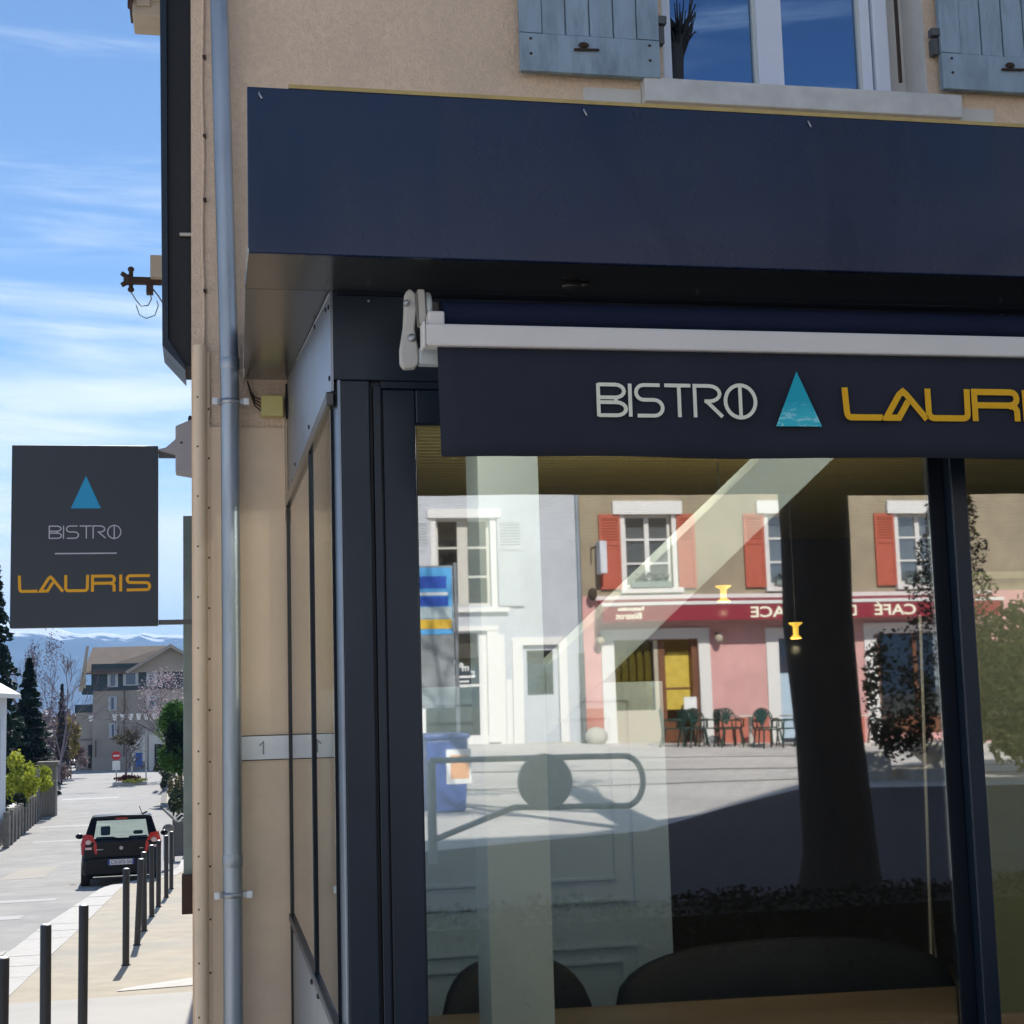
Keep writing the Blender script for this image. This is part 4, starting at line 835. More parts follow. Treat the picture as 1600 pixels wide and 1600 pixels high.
roof = loft([[(-.60, .42, 1.405), (-.56, .42, 1.435), (0, .42, 1.455), (.56, .42, 1.435), (.60, .42, 1.405), (0, .42, 1.40)], [(-.62, 1.2, 1.42), (-.57, 1.2, 1.465), (0, 1.2, 1.485), (.57, 1.2, 1.465), (.62, 1.2, 1.42), (0, 1.2, 1.43)], [(-.60, 2.0, 1.40), (-.55, 2.0, 1.435), (0, 2.0, 1.455), (.55, 2.0, 1.435), (.60, 2.0, 1.40), (0, 2.0, 1.41)]])
obj('roof', roof, 'car_black', car)
side = MB()
for s_ in (-1, 1):
    for (y0, y1, y2, y3) in ((.2, .62, .72, .42), (1.35, 1.43, 1.40, 1.32), (2.55, 2.68, 2.06, 1.96)):
        side.hexa([(s_*.765, y0, .93), (s_*.70, y0, .93), (s_*.70, y1, .93), (s_*.765, y1, .93), (s_*.61, y3, 1.41), (s_*.57, y3, 1.41), (s_*.57, y2, 1.41), (s_*.61, y2, 1.41)])
obj('pillar', side, 'car_black', car)
mb = MB()
for s_ in (-1, 1): mb.hexa([(s_*.745, .6, .94), (s_*.74, .6, .94), (s_*.74, 2.6, .94), (s_*.745, 2.6, .94), (s_*.605, .72, 1.40), (s_*.60, .72, 1.40), (s_*.60, 2.0, 1.40), (s_*.605, 2.0, 1.40)])
obj('side_window', mb, 'glass_car', car)
mb = MB(); slab(mb, (-.68, 2.70, .93), (.68, 2.70, .93), (.55, 2.02, 1.41), (-.55, 2.02, 1.41), .006); obj('windscreen', mb, 'glass_car', car)
mb = MB()
for x in (-.34, .34):
  if True: mb.box(x-.20, x+.20, 1.45, 1.56, .60, .99).box(x-.10, x+.10, 1.45, 1.54, 1.02, 1.21 if x < 0 else 1.10)
mb.box(-.6, .6, .75, .85, .60, .955); obj('seats', mb, 'black', car, bevel=.03)
obj('interior_mirror', box(-.02, .17, 1.95, 1.97, 1.33, 1.38), 'black', car)
for s_, nm in ((-1, 'left'), (1, 'right')):
    tl = loft([[(s_*.47, .092, .70), (s_*.49, .088, .90), (s_*.58, .12, 1.08), (s_*.745, .19, 1.10), (s_*.795, .17, .90), (s_*.785, .14, .69)], [(s_*.47, .17, .70), (s_*.49, .17, .90), (s_*.58, .22, 1.08), (s_*.755, .32, 1.10), (s_*.815, .34, .90), (s_*.80, .32, .69)]], False)
    tlo = obj('tail_light', tl, 'tail_red', car, bevel=.012)
    obj('lens', MB().ball((s_*.65, .108, .935), .06, .022, .05).box(s_*.65-.065, s_*.65+.065, .085, .112, .79, .835), 'lamp_clear', tlo)
    mr = obj('wing_mirror', MB().ball((s_*.90, 2.15, 1.0), .085, .07, .06), 'car_black', car)
    for y in (.55, 2.85):
        w = obj('wheel', MB().lathe([(.20, -.08), (.27, -.085), (.285, -.06), (.285, .06), (.27, .085), (.20, .08)], (s_*.715, y, .285), 24, 'x'), 'tyre', car)
        obj('rim', MB().lathe([(.19, -.07), (.19, .07), (.05, .075)], (s_*.715, y, .285), 20, 'x'), 'steel', w)
pl = obj('number_plate', box(-.26, .26, -.035, -.021, .47, .58), 'plate_white', car, bevel=.004)
obj('plate_band', MB().box(-.26, -.222, -.037, -.0355, .472, .578).box(.222, .26, -.037, -.0355, .472, .578), 'plate_blue', pl)
t_ = text('plate_number', 'CX-075-SA', .105, 'navy_text', pl, (-.205, -.0365, .49), (1, 0, 0), (0, 0, 1), depth=.001, sx=.86)
obj('badge', MB().lathe([(.035, 0), (.04, .004), (.035, .01)], (0, .085, .80), 16, 'y'), 'steel', car)
obj('wiper', MB().tube([(.0, .145, .99), (-.30, .17, 1.03)], .008, 6).ball((-.0, .14, .99), .02, .02, .02), 'black', car)
obj('model_lettering', MB().box(-.50, -.36, .088, .092, .775, .79).box(.36, .44, .088, .092, .775, .79), 'steel', car)
obj('brake_light', box(-.12, .12, yt-.012, yt-.001, 1.375, 1.40), 'tail_red', car)
obj('aerial', MB().tube([(.42, .62, 1.46), (.36, .48, 1.62)], .008, 6).tube([(.42, .62, 1.46), (.52, .66, 1.50)], .02, 6), 'black', car)
obj('exhaust', MB().tube([(.45, -.02, .24), (.45, .3, .24)], .025, 8), 'steel', car)

# ------------------------------------------------------------------ foliage
def leaves(mb, n, pt, size, flat=.0):
    v = []; f = []
    for i in range(n):
        c = pt()
        if c is None: continue
        a = Vector((rnd.gauss(0, 1), rnd.gauss(0, 1), rnd.gauss(0, 1)*(1-flat))).normalized(); b = a.orthogonal().normalized(); b.rotate(Matrix.Rotation(rnd.random()*6.28, 3, a))
        s_ = size*rnd.uniform(.6, 1.35); o = len(v)
        v += [c + a*s_, c + b*s_*.5, c - a*s_*.9, c - b*s_*.5]; f.append((o, o+1, o+2, o+3))
    mb.add(v, f); return mb
def blob(c, rx, ry, rz, hollow=.45, clumps=0):
    cl = [(Vector((rnd.uniform(-1, 1), rnd.uniform(-1, 1), rnd.uniform(-1, 1))), rnd.uniform(.25, .5)) for _ in range(clumps)] if clumps else None
    def f():
        if cl:
            q, s_ = rnd.choice(cl); d = Vector((rnd.gauss(0, .5), rnd.gauss(0, .5), rnd.gauss(0, .5)))*s_; u = q*.78 + d
            if u.length > 1.12: u = u.normalized()*rnd.uniform(.7, 1.1)
        else:
            u = Vector((rnd.gauss(0, 1), rnd.gauss(0, 1), rnd.gauss(0, 1))).normalized()*(hollow+(1-hollow)*rnd.random())
        return Vector((c[0]+u.x*rx, c[1]+u.y*ry, c[2]+u.z*rz))
    return f
def cone(c, rad, h, tiers=14, jag=.35):
    def f():
        t = rnd.random()**1.5; a = rnd.random()*6.283
        tier = (t*tiers) % 1.0; rr = rad*(1-t)**.85*(1-jag*tier)*(.85+.3*math.sin(a*3+int(t*tiers)*2.1)*.5)*math.sqrt(rnd.random()*.9+.1)
        return Vector((c[0]+rr*math.cos(a), c[1]+rr*math.sin(a), c[2]+h*t+rr*.15-.1*tier))
    return f
def bare_tree(mb, base, h, r0, lean=(0, 0), depth=4, spread=.5, fork=3, seed=1, start=.3, twig=.006, minr=.006):
    rn = random.Random(seed)
    def grow(p_, d, L, rr, k):
        n = 4; pts = [p_]; q = p_.copy(); dd = d.copy()
        for i in range(n):
            dd = (dd + Vector((rn.gauss(0, .10), rn.gauss(0, .10), rn.gauss(0, .06)+.03*(k < 2)))).normalized(); q = q + dd*L/n; pts.append(q.copy())
        mb.tube(pts, [max(minr, rr*(1-.55*i/n)) for i in range(n+1)], 6 if k > 2 else 4, cap=False)
        if k <= 0: return
        for j in range(fork + (1 if k < depth else 0)):
            t = rn.uniform(.35, 1.0) if j else 1.0; i = min(n-1, int(t*n)); pp = pts[i].lerp(pts[i+1], t*n-i) if t < 1 else pts[-1]
            ax = Vector((rn.gauss(0, 1), rn.gauss(0, 1), rn.gauss(0, .5))).normalized(); nd = (dd + ax*spread*(1.0 if j else .5)).normalized()
            grow(pp, nd, L*rn.uniform(.5, .72), rr*.45, k-1)
    grow(Vector(base), Vector((lean[0], lean[1], 1)).normalized(), h, r0, depth)
    return mb
def bush(name, label, cat, c, r3, n, size, m, group=None, clumps=10, trunk=True, tr=.06):
    gzv = gz(c[0], c[1])-.1; t = thing(name, label, cat, (c[0], c[1], gzv), group)
    obj('foliage', leaves(MB(), n, blob(c, *r3, clumps=clumps), size), m, t)
    if trunk: obj('stem', MB().tube([(c[0], c[1], gzv-.1), (c[0]+.02, c[1], c[2])], [tr, tr*.6], 7), 'bark', t)
    return t
def fir(name, label, c, rad, h, n, size, m, group=None):
    t = thing(name, label, 'tree', (c[0], c[1], c[2]), group)
    obj('crown', leaves(MB(), n, cone((c[0], c[1], c[2]+h*.06), rad, h*.94), size, .3), m, t)
    obj('trunk', MB().tube([(c[0], c[1], c[2]-.2), (c[0], c[1], c[2]+h*.9)], [rad*.09, .03], 7), 'bark', t)
    return t
fir('fir_tree', 'tall dark fir cut by the left picture edge above the white house', (-8.7, 66, -2.6), 2.1, 11.2, 5000, .17, 'leaf_fir')
fir('fir_tree', 'broad dark green conifer behind the yellow shrub and stone fence', (-8.25, 75, -2.7), 1.75, 7.2, 9000, .14, 'leaf_fir')
fir('fir_tree', 'slim brownish conifer in the distance left of the big house', (-10.05, 112, -3.2), .85, 7.0, 3000, .14, 'leaf_brownfir')
t = thing('birch_tree', 'bare lilac twigged birch behind the dark conifer', 'tree', (-9.6, 95, -3)); obj('trunk', bare_tree(MB(), (-9.7, 95, -3), 5.2, .13, (.03, 0), 4, .42, 3, 5, minr=.016), 'twig_lilac', t)
obj('twigs', leaves(MB(), 1600, blob((-9.5, 95, 4.0), 1.2, 1.0, 2.9, clumps=14), .07), 'twig_lilac', t)
t = thing('birch_tree', 'second bare birch with drooping twigs right of the first', 'tree', (-8.8, 98, -3)); obj('trunk', bare_tree(MB(), (-8.9, 98, -3), 4.2, .10, (.05, 0), 4, .5, 3, 9, minr=.014), 'twig_lilac', t)
bush('yellow_shrub', 'bright yellow green shrub spilling over the stone fence', 'shrub', (-6.75, 59, -.55), (.62, .9, 1.0), 2600, .10, 'leaf_yellow')
bush('yellow_shrub', 'lower yellow green hedge shrub behind the fence pillar', 'shrub', (-6.95, 66, -.85), (.70, 1.2, .55), 1800, .09, 'leaf_yellow')
bush('dark_shrub', 'dark green shadowed shrub under the yellow one', 'shrub', (-6.75, 57, -1.5), (.45, .6, .55), 900, .08, 'leaf_dark')
bush('ochre_shrub', 'ochre leaved shrub left of the big house', 'shrub', (-10.5, 122, .0), (.95, 1, 1.9), 1800, .14, 'leaf_ochre')
bush('winter_shrub', 'reddish brown bare shrub behind the far cars', 'shrub', (-10.5, 125, -1.9), (1.4, 1, 1.0), 1600, .12, 'leaf_winter')
bush('winter_shrub', 'brown leafless bush at the foot of the brown conifer', 'shrub', (-9.8, 105, -1.9), (1.0, .8, .9), 1200, .10, 'leaf_winter')
dw = obj('distant_wood', leaves(MB(), 5200, blob((-24, 215, -1.6), 24, 8, 3.6, clumps=60), .55), 'leaf_winter'); dw['kind'] = 'stuff'
# right hand side greenery
t = bush('broadleaf_tree', 'dense evergreen at the wall corner, its sunlit left edge painted in brighter leaves', 'tree', (-1.25, 76, .45), (1.08, 1.1, 1.75), 5200, .12, 'leaf_bright', clumps=16, tr=.12)
obj('inner_foliage', leaves(MB(), 3800, blob((-1.0, 75.6, .1), .95, 1.0, 1.55, clumps=12), .12), 'leaf_dark', t)  # darker leaves low on the right paint the tree's shaded side
bush('clipped_hedge', 'olive brown clipped hedge under the evergreen', 'hedge', (-1.30, 70, -1.85), (.36, 2.5, .75), 1800, .08, 'leaf_olive', trunk=False)
bush('clipped_hedge', 'long dark hedge beside the far pavement', 'hedge', (-2.55, 96, -2.0), (.45, 9, .8), 2600, .12, 'leaf_dark', trunk=False)
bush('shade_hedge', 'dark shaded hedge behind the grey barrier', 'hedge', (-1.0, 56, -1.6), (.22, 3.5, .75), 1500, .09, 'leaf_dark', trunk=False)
t = thing('blossom_tree', 'tree in pale pink blossom in front of the big house', 'tree', (-2.3, 112, -3.2)); obj('trunk', bare_tree(MB(), (-2.2, 112, -3.2), 4.0, .14, (-.03, 0), 4, .6, 3, 12, minr=.014), 'bark_grey', t)
obj('crown', leaves(MB(), 3000, blob((-2.4, 112, 2.6), 2.3, 1.4, 2.1, clumps=26), .065), 'blossom', t)
t = thing('blossom_tree', 'smaller blossoming tree beside the evergreen', 'tree', (-1.6, 92, -2.9)); obj('trunk', bare_tree(MB(), (-1.4, 92, -2.9), 2.4, .10, (-.03, 0), 3, .6, 3, 15, minr=.012), 'bark_grey', t)
obj('crown', leaves(MB(), 1300, blob((-1.5, 92, .7), .9, 1.0, .9, clumps=16), .06), 'blossom', t)

# ------------------------------------------------------------------ stone fence on the left, white house behind it
fn = thing('stone_fence', 'weathered concrete post and panel fence along the left pavement', 'fence', (-6.6, 58, gz(0, 58)))
ya = [50.2+i*1.45 for i in range(13)]
def fx(y): return -6.30 - (y-50)*.042 + .15
for i, y in enumerate(ya):
    x = fx(y); z = gz(x, y); obj('post', box(x-.09, x+.09, y-.09, y+.09, z-.3, z+(1.02 if i != 10 else 2.0)), 'concrete', fn, bevel=.015)
    if i < 12:
        y2 = ya[i+1]; xb = fx(y2); pnl = MB(); pnl.hexa([(x-.03, y+.092, z-.3), (x+.03, y+.092, z-.3), (xb+.03, y2-.092, gz(x, y2)-.3), (xb-.03, y2-.092, gz(x, y2)-.3), (x-.03, y+.092, z+.84), (x+.03, y+.092, z+.84), (xb+.03, y2-.092, gz(x, y2)+.84), (xb-.03, y2-.092, gz(x, y2)+.84)])
        obj('panel', pnl, 'concrete', fn)
gp = thing('gate_pillar', 'grey concrete gate pillar with a flat cap at the end of the fence', 'pillar', (-6.9, 68.5, gz(0, 68)))
obj('shaft', MB().box(-7.05, -6.35, 68.2, 69.0, gz(0, 68)-.3, -.42), 'concrete', gp, bevel=.02); obj('cap', box(-7.15, -6.25, 68.1, 69.1, -.419, -.25), 'concrete', gp, bevel=.02)
wh = thing('white_house', 'pale rendered house wall with low eave at the left picture edge', 'house', (-8, 53, gz(0, 53)))
obj('wall', box(-14, -6.42, 43, 52, -3.2, 2.5), 'white_house', wh)
mb = MB(); mb.prism([(-6.02, 2.38), (-6.02, 2.52), (-10, 4.9), (-14.2, 2.6), (-14.2, 2.45), (-10, 4.7)], 'y', 42.5, 52.4); obj('roof', mb, 'white_trim', wh)
obj('chimney', MB().box(-7.3, -6.7, 50, 50.7, 2.9, 4.3), 'red_plinth', wh)
sh_ = obj('shutter', MB().box(-6.418, -6.36, 49.6, 50.2, -.45, 1.75), 'shutter_grey', wh)
obj('window', MB().box(-6.418, -6.40, 48.4, 49.58, -.45, 1.7), 'dark_room', wh)
# ------------------------------------------------------------------ big house in the distance
hb = thing('large_house', 'large old stone and timber house with wide brown roof at the end of the street', 'house', (-6, 150, -3.8))
obj('wall', MB().box(-10.62, -1.0, 150, 162, -4.6, 3.62), 'house_stone', hb)
obj('upper_wall', MB().box(-10.75, -1.0, 149.85, 162, 3.625, 6.2), 'house_timber', hb)
mb = MB(); mb.add([(-11.5, 149.2, 5.35), (-7.4, 149.2, 5.35), (-3.4, 154, 8.0), (-11.0, 155, 8.0), (-11.2, 162, 5.4), (-1, 162, 5.4), (-11.5, 149.2, 5.2), (-7.4, 149.2, 5.2)], [(0, 1, 2, 3), (3, 2, 5, 4), (0, 6, 7, 1)]); obj('roof', mb, 'roof_brown', hb)
mb = MB(); mb.prism([(-7.6, 5.35), (-3.3, 7.95), (-.6, 6.3), (-.6, 6.0), (-3.3, 7.6), (-7.3, 5.2)], 'y', 148.6, 153); obj('gable_roof', mb, 'roof_pale', hb)
mb = MB(); mb.prism([(-7.2, 5.3), (-3.3, 7.58), (-.7, 6.0), (-.7, 5.3)], 'y', 149.6, 149.84); obj('gable', mb, 'house_stone', hb)
obj('gable_board', MB().box(-11.4, -11.2, 149.0, 149.19, 3.9, 5.4).prism([(-11.9, 3.6), (-11.2, 7.9), (-11.0, 7.9), (-11.5, 3.6)], 'y', 149.3, 150), 'beige_wood', hb)
def hwin(x0, x1, z0, z1, y, sh=True):
    w = obj('window', MB().box(x0, x1, y-.06, y-.01, z0, z1), 'shutter_grey', hb); obj('pane', box(x0+.3, x1-.3, y-.08, y-.061, z0+.12, z1-.12), 'slate_glass', w)
    if sh: obj('shutter', MB().box(x0+.02, x0+.26, y-.12, y-.061, z0, z1).box(x1-.26, x1-.02, y-.12, y-.061, z0, z1), 'shutter_grey', w)
hwin(-9.25, -8.25, 3.95, 5.3, 149.85); hwin(-7.8, -6.35, 4.05, 5.35, 149.85); hwin(-9.2, -8.35, 1.7, 3.05, 150); hwin(-9.1, -8.35, -1.0, .5, 150); hwin(-5.6, -4.6, 1.6, 3.0, 150); hwin(-5.6, -4.6, 3.95, 5.3, 149.85)
obj('balcony', MB().box(-11.6, -10.62, 149.6, 153, 3.3, 3.5).box(-11.6, -11.5, 149.6, 153, 3.5, 4.2).box(-11.6, -10.62, 149.6, 149.7, 3.5, 4.2), 'house_timber', hb)
obj('side_wing', MB().box(-12.2, -10.63, 150.5, 158, -4.6, 1.55), 'house_stone', hb)
obj('side_wing_rail', MB().box(-12.3, -10.63, 150.4, 150.5, 1.56, 2.35).box(-12.3, -12.2, 150.4, 158, 1.56, 2.35), 'house_timber', hb)
obj('door', box(-11.0, -10.75, 149.9, 150.49, -3.7, -1.5), 'dark_room', hb)
obj('string_course', MB().box(-12.25, -10.63, 150.40, 150.49, -1.1, -.9), 'concrete', hb)
obj('downpipe', MB().tube([(-7.65, 149.7, 3.6), (-7.65, 149.7, -4)], .07, 6).tube([(-10.3, 149.7, -1), (-10.3, 149.7, -4)], .07, 6), 'roof_brown', hb)
bw = thing('boundary_wall', 'low pale wall behind the far parked cars', 'wall', (-8, 146, -4)); obj('wall', box(-10.4, -6.6, 146, 146.3, -4.3, -2.6), 'house_stone', bw)
ap = thing('garden_shed', 'flat roofed pale garage beside the roadside signs', 'building', (-4, 140, -4)); obj('wall', box(-5.0, -2.6, 140, 144, -4.2, -.5), 'render_pale', ap); obj('roof', box(-5.2, -2.4, 139.8, 144, -.499, -.25), 'roof_pale', ap); obj('door', box(-4.5, -3.6, 139.9, 139.99, -4.0, -1.4), 'dark_room', ap)
# ------------------------------------------------------------------ far cars
def far_car(name, label, x, y, w, h, m, van=False):
    z = gz(x, y)-.1; t = thing(name, label, 'van' if van else 'car', (x, y, z), local=True)
    L = 3.9
    if van: prof = [(-L/2, .35), (-L/2, .9), (-L/2+.5, 1.05), (-L/2+1.1, h-.05), (L/2-.2, h), (L/2, h-.2), (L/2, .35)]
    else: prof = [(-L/2, .35), (-L/2, .75), (-L/2+.9, .90), (-L/2+1.5, h), (L/2-.9, h), (L/2-.2, .95), (L/2, .8), (L/2, .35)]
    obj('body', MB().prism(prof, 'x', -w/2, w/2), m, t, bevel=.08)
    mb = MB(); q = -L/2+(.5 if van else .9); mb.hexa([(-w*.42, q, 1.02 if van else .92), (w*.42, q, 1.02 if van else .92), (w*.42, q+.02, 1.04 if van else .94), (-w*.42, q+.02, 1.04 if van else .94), (-w*.36, q+.5, h-.14), (w*.36, q+.5, h-.14), (w*.36, q+.52, h-.12), (-w*.36, q+.52, h-.12)])
    for v_ in range(len(mb.v)): mb.v[v_] = (mb.v[v_][0], mb.v[v_][1]-.03, mb.v[v_][2]+.02)
    obj('windscreen', mb, 'frame_dark', t)
    for s_ in (-1, 1):
        obj('headlight', MB().ball((s_*w*.38, -L/2, .68), .12, .05, .09), 'sign_white', t)
        for yy in (-L/2+.7, L/2-.7): obj('wheel', MB().lathe([(.25, -.08), (.3, -.06), (.3, .06), (.25, .08)], (s_*(w/2-.05), yy, .3), 12, 'x'), 'tyre', t)
    obj('bumper', box(-w*.46, w*.46, -L/2-.06, -L/2+.02, .3, .5), 'car_bumper', t)
    return t
a = far_car('far_car', 'pale turquoise car, leftmost of the cars parked in the distance', -13.7, 163, 1.7, 1.4, 'car_silver'); a.rotation_euler = (0, 0, .3)
a = far_car('far_van', 'blue grey van with white roof between the two far cars', -12.55, 165, 1.75, 1.9, 'car_van', True); a.rotation_euler = (0, 0, .1)
a = far_car('far_car', 'dark blue car, rightmost of the cars parked in the distance', -11.35, 158, 1.7, 1.35, 'car_blue'); a.rotation_euler = (0, 0, .2)
# ------------------------------------------------------------------ planted traffic island, signs
isl = thing('planted_island', 'oval traffic island with dark red and yellow green planting', 'flower bed', (-5, 104, gz(0, 104)))
zi = gz(0, 104)
obj('kerb_ring', MB().lathe([(.55, -.2), (1.12, -.2), (1.12, .12), (1.0, .14), (.5, .14)], (-4.95, 104, zi), 28), 'kerb', isl)
obj('red_planting', leaves(MB(), 1100, blob((-5.0, 103.9, zi+.35), 1.05, .9, .22, clumps=12), .07), 'flower_red', isl)
obj('green_planting', leaves(MB(), 800, blob((-4.65, 103.1, zi+.22), .85, .5, .16, clumps=9), .06), 'leaf_yellow', isl)
t = thing('pollarded_tree', 'small bare pollarded tree on the traffic island', 'tree', (-5.3, 105, zi)); obj('trunk', bare_tree(MB(), (-5.3, 105, zi), 2.2, .10, (0, 0), 3, .9, 5, 21, minr=.02), 'bark_grey', t)
obj('crown', leaves(MB(), 800, blob((-5.2, 105, zi+3.0), .95, .6, .55, clumps=12), .08), 'leaf_olive', t)
t = thing('no_entry_sign', 'red round road sign on a pole at the traffic island', 'sign', (-5.85, 104.5, zi)); obj('pole', MB().tube([(-5.85, 104.5, zi-.1), (-5.85, 104.5, zi+2.1)], .04, 8), 'steel', t)
obj('disc', MB().lathe([(.30, -.02), (.30, .02)], (-5.85, 104.4, zi+1.85), 20, 'y'), 'sign_red', t); obj('white_bar', box(-6.05, -5.65, 104.35, 104.375, zi+1.8, zi+1.9), 'sign_white', t)
obj('white_plate', box(-6.1, -5.6, 104.38, 104.42, zi+.9, zi+1.5), 'sign_white', t)
t = thing('bus_shelter_panel', 'blue information panel between thin posts on the island', 'sign', (-4.5, 108, zi))
for x in (-5.0, -4.05): obj('post', MB().tube([(x, 108, zi-.2), (x, 108, zi+3.4)], .05, 8), 'steel', t)
obj('panel', box(-4.95, -4.1, 107.97, 108.03, zi+1.3, zi+3.1), 'grey_alu', t); obj('poster', MB().box(-4.75, -4.3, 107.94, 107.968, zi+.9, zi+1.9), 'street_blue', t)
t = thing('pennant_line', 'string of white bunting flags across the far road', 'bunting', (-6, 125, 1.0))
mb = MB(); mb.tube([(-10.2, 125, 1.55), (-8, 125, 1.0), (-6, 125, 1.35), (-3.4, 125, 1.2)], .012, 5); obj('cord', mb, 'fence_grey', t)
for i in range(9):
    x = -9.2+i*.62; 
    if i in (1, 2): continue
    obj('pennant', MB().prism([(x, 1.45), (x+.42, 1.45), (x+.32, .95), (x+.1, .95)], 'y', 124.97, 125.0), 'sign_white', t)
# grey barrier on the pavement
t = thing('pedestrian_barrier', 'grey metal street barrier with white bicycle parts beside the wall', 'barrier', (-.68, 41, gz(0, 41)))
zb_ = gz(0, 41)
obj('panel', MB().box(-.80, -.56, 40.5, 40.56, zb_+.05, zb_+.95), 'fence_grey', t)
for x in (-.82, -.55): obj('post', MB().tube([(x, 40.5, zb_-.1), (x, 40.5, zb_+1.0)], .03, 8), 'fence_grey', t)
mb = MB(); mb.tube([(-.80, 40.4, zb_+1.0), (-.62, 40.4, zb_+1.14), (-.5, 40.4, zb_+1.08)], .02, 6); mb.tube([(-.7, 40.4, zb_+.93), (-.58, 40.4, zb_+1.05)], .02, 6); obj('handlebar', mb, 'sign_white', t)
t = thing('street_bin', 'small dark rounded bin behind the last bollards', 'bin', (-.55, 36, gz(0, 36))); zz = gz(0, 36)
obj('body', MB().lathe([(.10, 0), (.12, .1), (.12, .75)], (-1.02+.15, 37, zz), 14), 'sign_white', t); obj('lid', MB().ball((-.87, 37, zz+.80), .14, .14, .12), 'concrete', t)

# ================================================================== PLAZA BEHIND THE CAMERA (seen reflected in the shop window)
YF = -26.72
def front_window(parent, x0, x1, z0, z1, frame, pane='curtain', leaves_=2, rows=3, y=YF-.22, mw=.05, centre=.11):
    fr = MB().box(x0, x1, y, y+.06, z0, z0+.07).box(x0, x1, y, y+.06, z1-.06, z1).box(x0, x0+.07, y+.001, y+.061, z0+.07, z1-.06).box(x1-.07, x1, y+.001, y+.061, z0+.07, z1-.06)
    xm = (x0+x1)/2; fr.box(xm-centre/2, xm+centre/2, y-.01, y+.075, z0+.04, z1-.04)
    for i in range(1, rows):
        z = z0+(z1-z0)*i/rows; fr.box(x0+.06, xm-centre/2-.001, y+.004, y+.055, z-mw/2, z+mw/2).box(xm+centre/2+.001, x1-.06, y+.004, y+.055, z-mw/2, z+mw/2)
    w = obj('window', fr, frame, parent)
    obj('pane', box(x0+.05, x1-.05, y+.024, y+.032, z0+.05, z1-.05), 'glass_far', w); obj('curtain', box(x0+.03, x1-.03, y-.03 if pane == 'curtain' else y-.2, y-.02 if pane == 'curtain' else y-.18, z0, z1), pane, w)
    return w
def louvre(parent, x0, x1, z0, z1, m, lab=None):
    y = YF+.03; s = obj('shutter', MB().box(x0, x1, y, y+.03, z0, z1), m, parent)
    obj('rail', MB().box(x0, x0+.07, y+.031, y+.05, z0, z1).box(x1-.07, x1, y+.031, y+.05, z0, z1).box(x0+.071, x1-.071, y+.031, y+.05, z0, z0+.1).box(x0+.071, x1-.071, y+.031, y+.05, z1-.1, z1).box(x0+.071, x1-.071, y+.031, y+.05, z1-.78, z1-.70), m, s)
    mb = MB(); 
    for i in range(8):
        z = z1-.66+i*.07; mb.hexa([(x0+.072, y+.031, z), (x1-.072, y+.031, z), (x1-.072, y+.05, z+.03), (x0+.072, y+.05, z+.03), (x0+.072, y+.031, z+.01), (x1-.072, y+.031, z+.01), (x1-.072, y+.05, z+.04), (x0+.072, y+.05, z+.04)])
    obj('slat', mb, m, s)
# --- pale grey house
gh = thing('grey_house', 'pale grey rendered house with white framed shop window across the square', 'house', (4, -28, .8))
mb = MB(); wall_holes(mb, -9, 9.04, .4, 11.0, YF-.4, YF, [(5.54, 6.89, 4.22, 6.38), (1.6, 2.95, 4.22, 6.38), (5.2, 6.74, 1.0, 3.55), (7.62, 8.53, .8, 3.23)]); obj('wall', mb, 'grey_wall', gh)
obj('roof', MB().prism([(YF+.5, 10.9), (YF+.5, 11.1), (-33, 14.5), (-39.5, 11.1), (-39.5, 10.9)], 'x', -9.4, 9.03), 'brown_tile', gh)
front_window(gh, 5.54, 6.89, 4.22, 6.38, 'cream_paint', 'dark_room', rows=3, centre=.26); front_window(gh, 1.6, 2.95, 4.22, 6.38, 'cream_paint', 'dark_room', rows=3, centre=.26)
for x in (0, -3.94):
    obj('lintel', box(5.32+x, 7.14+x, YF+.001, YF+.12, 6.385, 6.60), 'white_trim', gh); obj('sill', box(5.2+x, 7.3+x, YF+.001, YF+.14, 4.06, 4.17), 'white_trim', gh)
    obj('surround', MB().box(5.40+x, 5.535+x, YF+.001, YF+.03, 4.175, 6.38).box(6.895+x, 7.03+x, YF+.001, YF+.03, 4.175, 6.38), 'white_trim', gh)
    louvre(gh, 4.80+x, 5.38+x, 4.20, 6.35, 'shutter_grey'); louvre(gh, 7.06+x, 7.70+x, 4.20, 6.35, 'shutter_grey')
sw = obj('shop_window', MB().box(5.02, 5.2, YF+.001, YF+.06, .9, 3.6).box(6.741, 7.03, YF+.001, YF+.06, .9, 3.6).box(5.02, 7.03, YF+.001, YF+.08, 3.601, 3.72).box(5.2, 6.74, YF-.15, YF+.02, .85, 1.08).box(6.55, 6.74, YF-.12, YF-.05, 1.081, 3.55), 'white_trim', gh)
obj('glazing_bar', box(5.2, 6.549, YF-.12, YF-.06, 2.26, 2.32), 'white_trim', sw)
obj('pane', box(5.2, 6.549, YF-.10, YF-.092, 1.08, 3.55), 'glass_far', sw); obj('display', MB().box(5.15, 6.8, YF-.39, YF-.37, .9, 3.0), 'olive_paint', sw); obj('blind', box(5.2, 6.55, YF-.30, YF-.28, 2.95, 3.55), 'beige_wood', sw)
obj('goods', MB().ball((5.7, YF-.25, 1.5), .2, .1, .25).ball((6.2, YF-.25, 1.4), .25, .1, .3).box(5.3, 6.5, YF-.3, YF-.15, 1.08, 1.25), 'leaf_olive', sw)
for i, ch in enumerate('rmenterie'):
    a = (i-2.2)*.10; text('window_lettering', ch, .24, 'sign_white', sw, (6.44-i*.135, YF-.088, 2.60+.23-.012*(i-4.6)**2*1.2), (-1, 0, 0), (0, 0, 1), depth=.002, bold=.004)
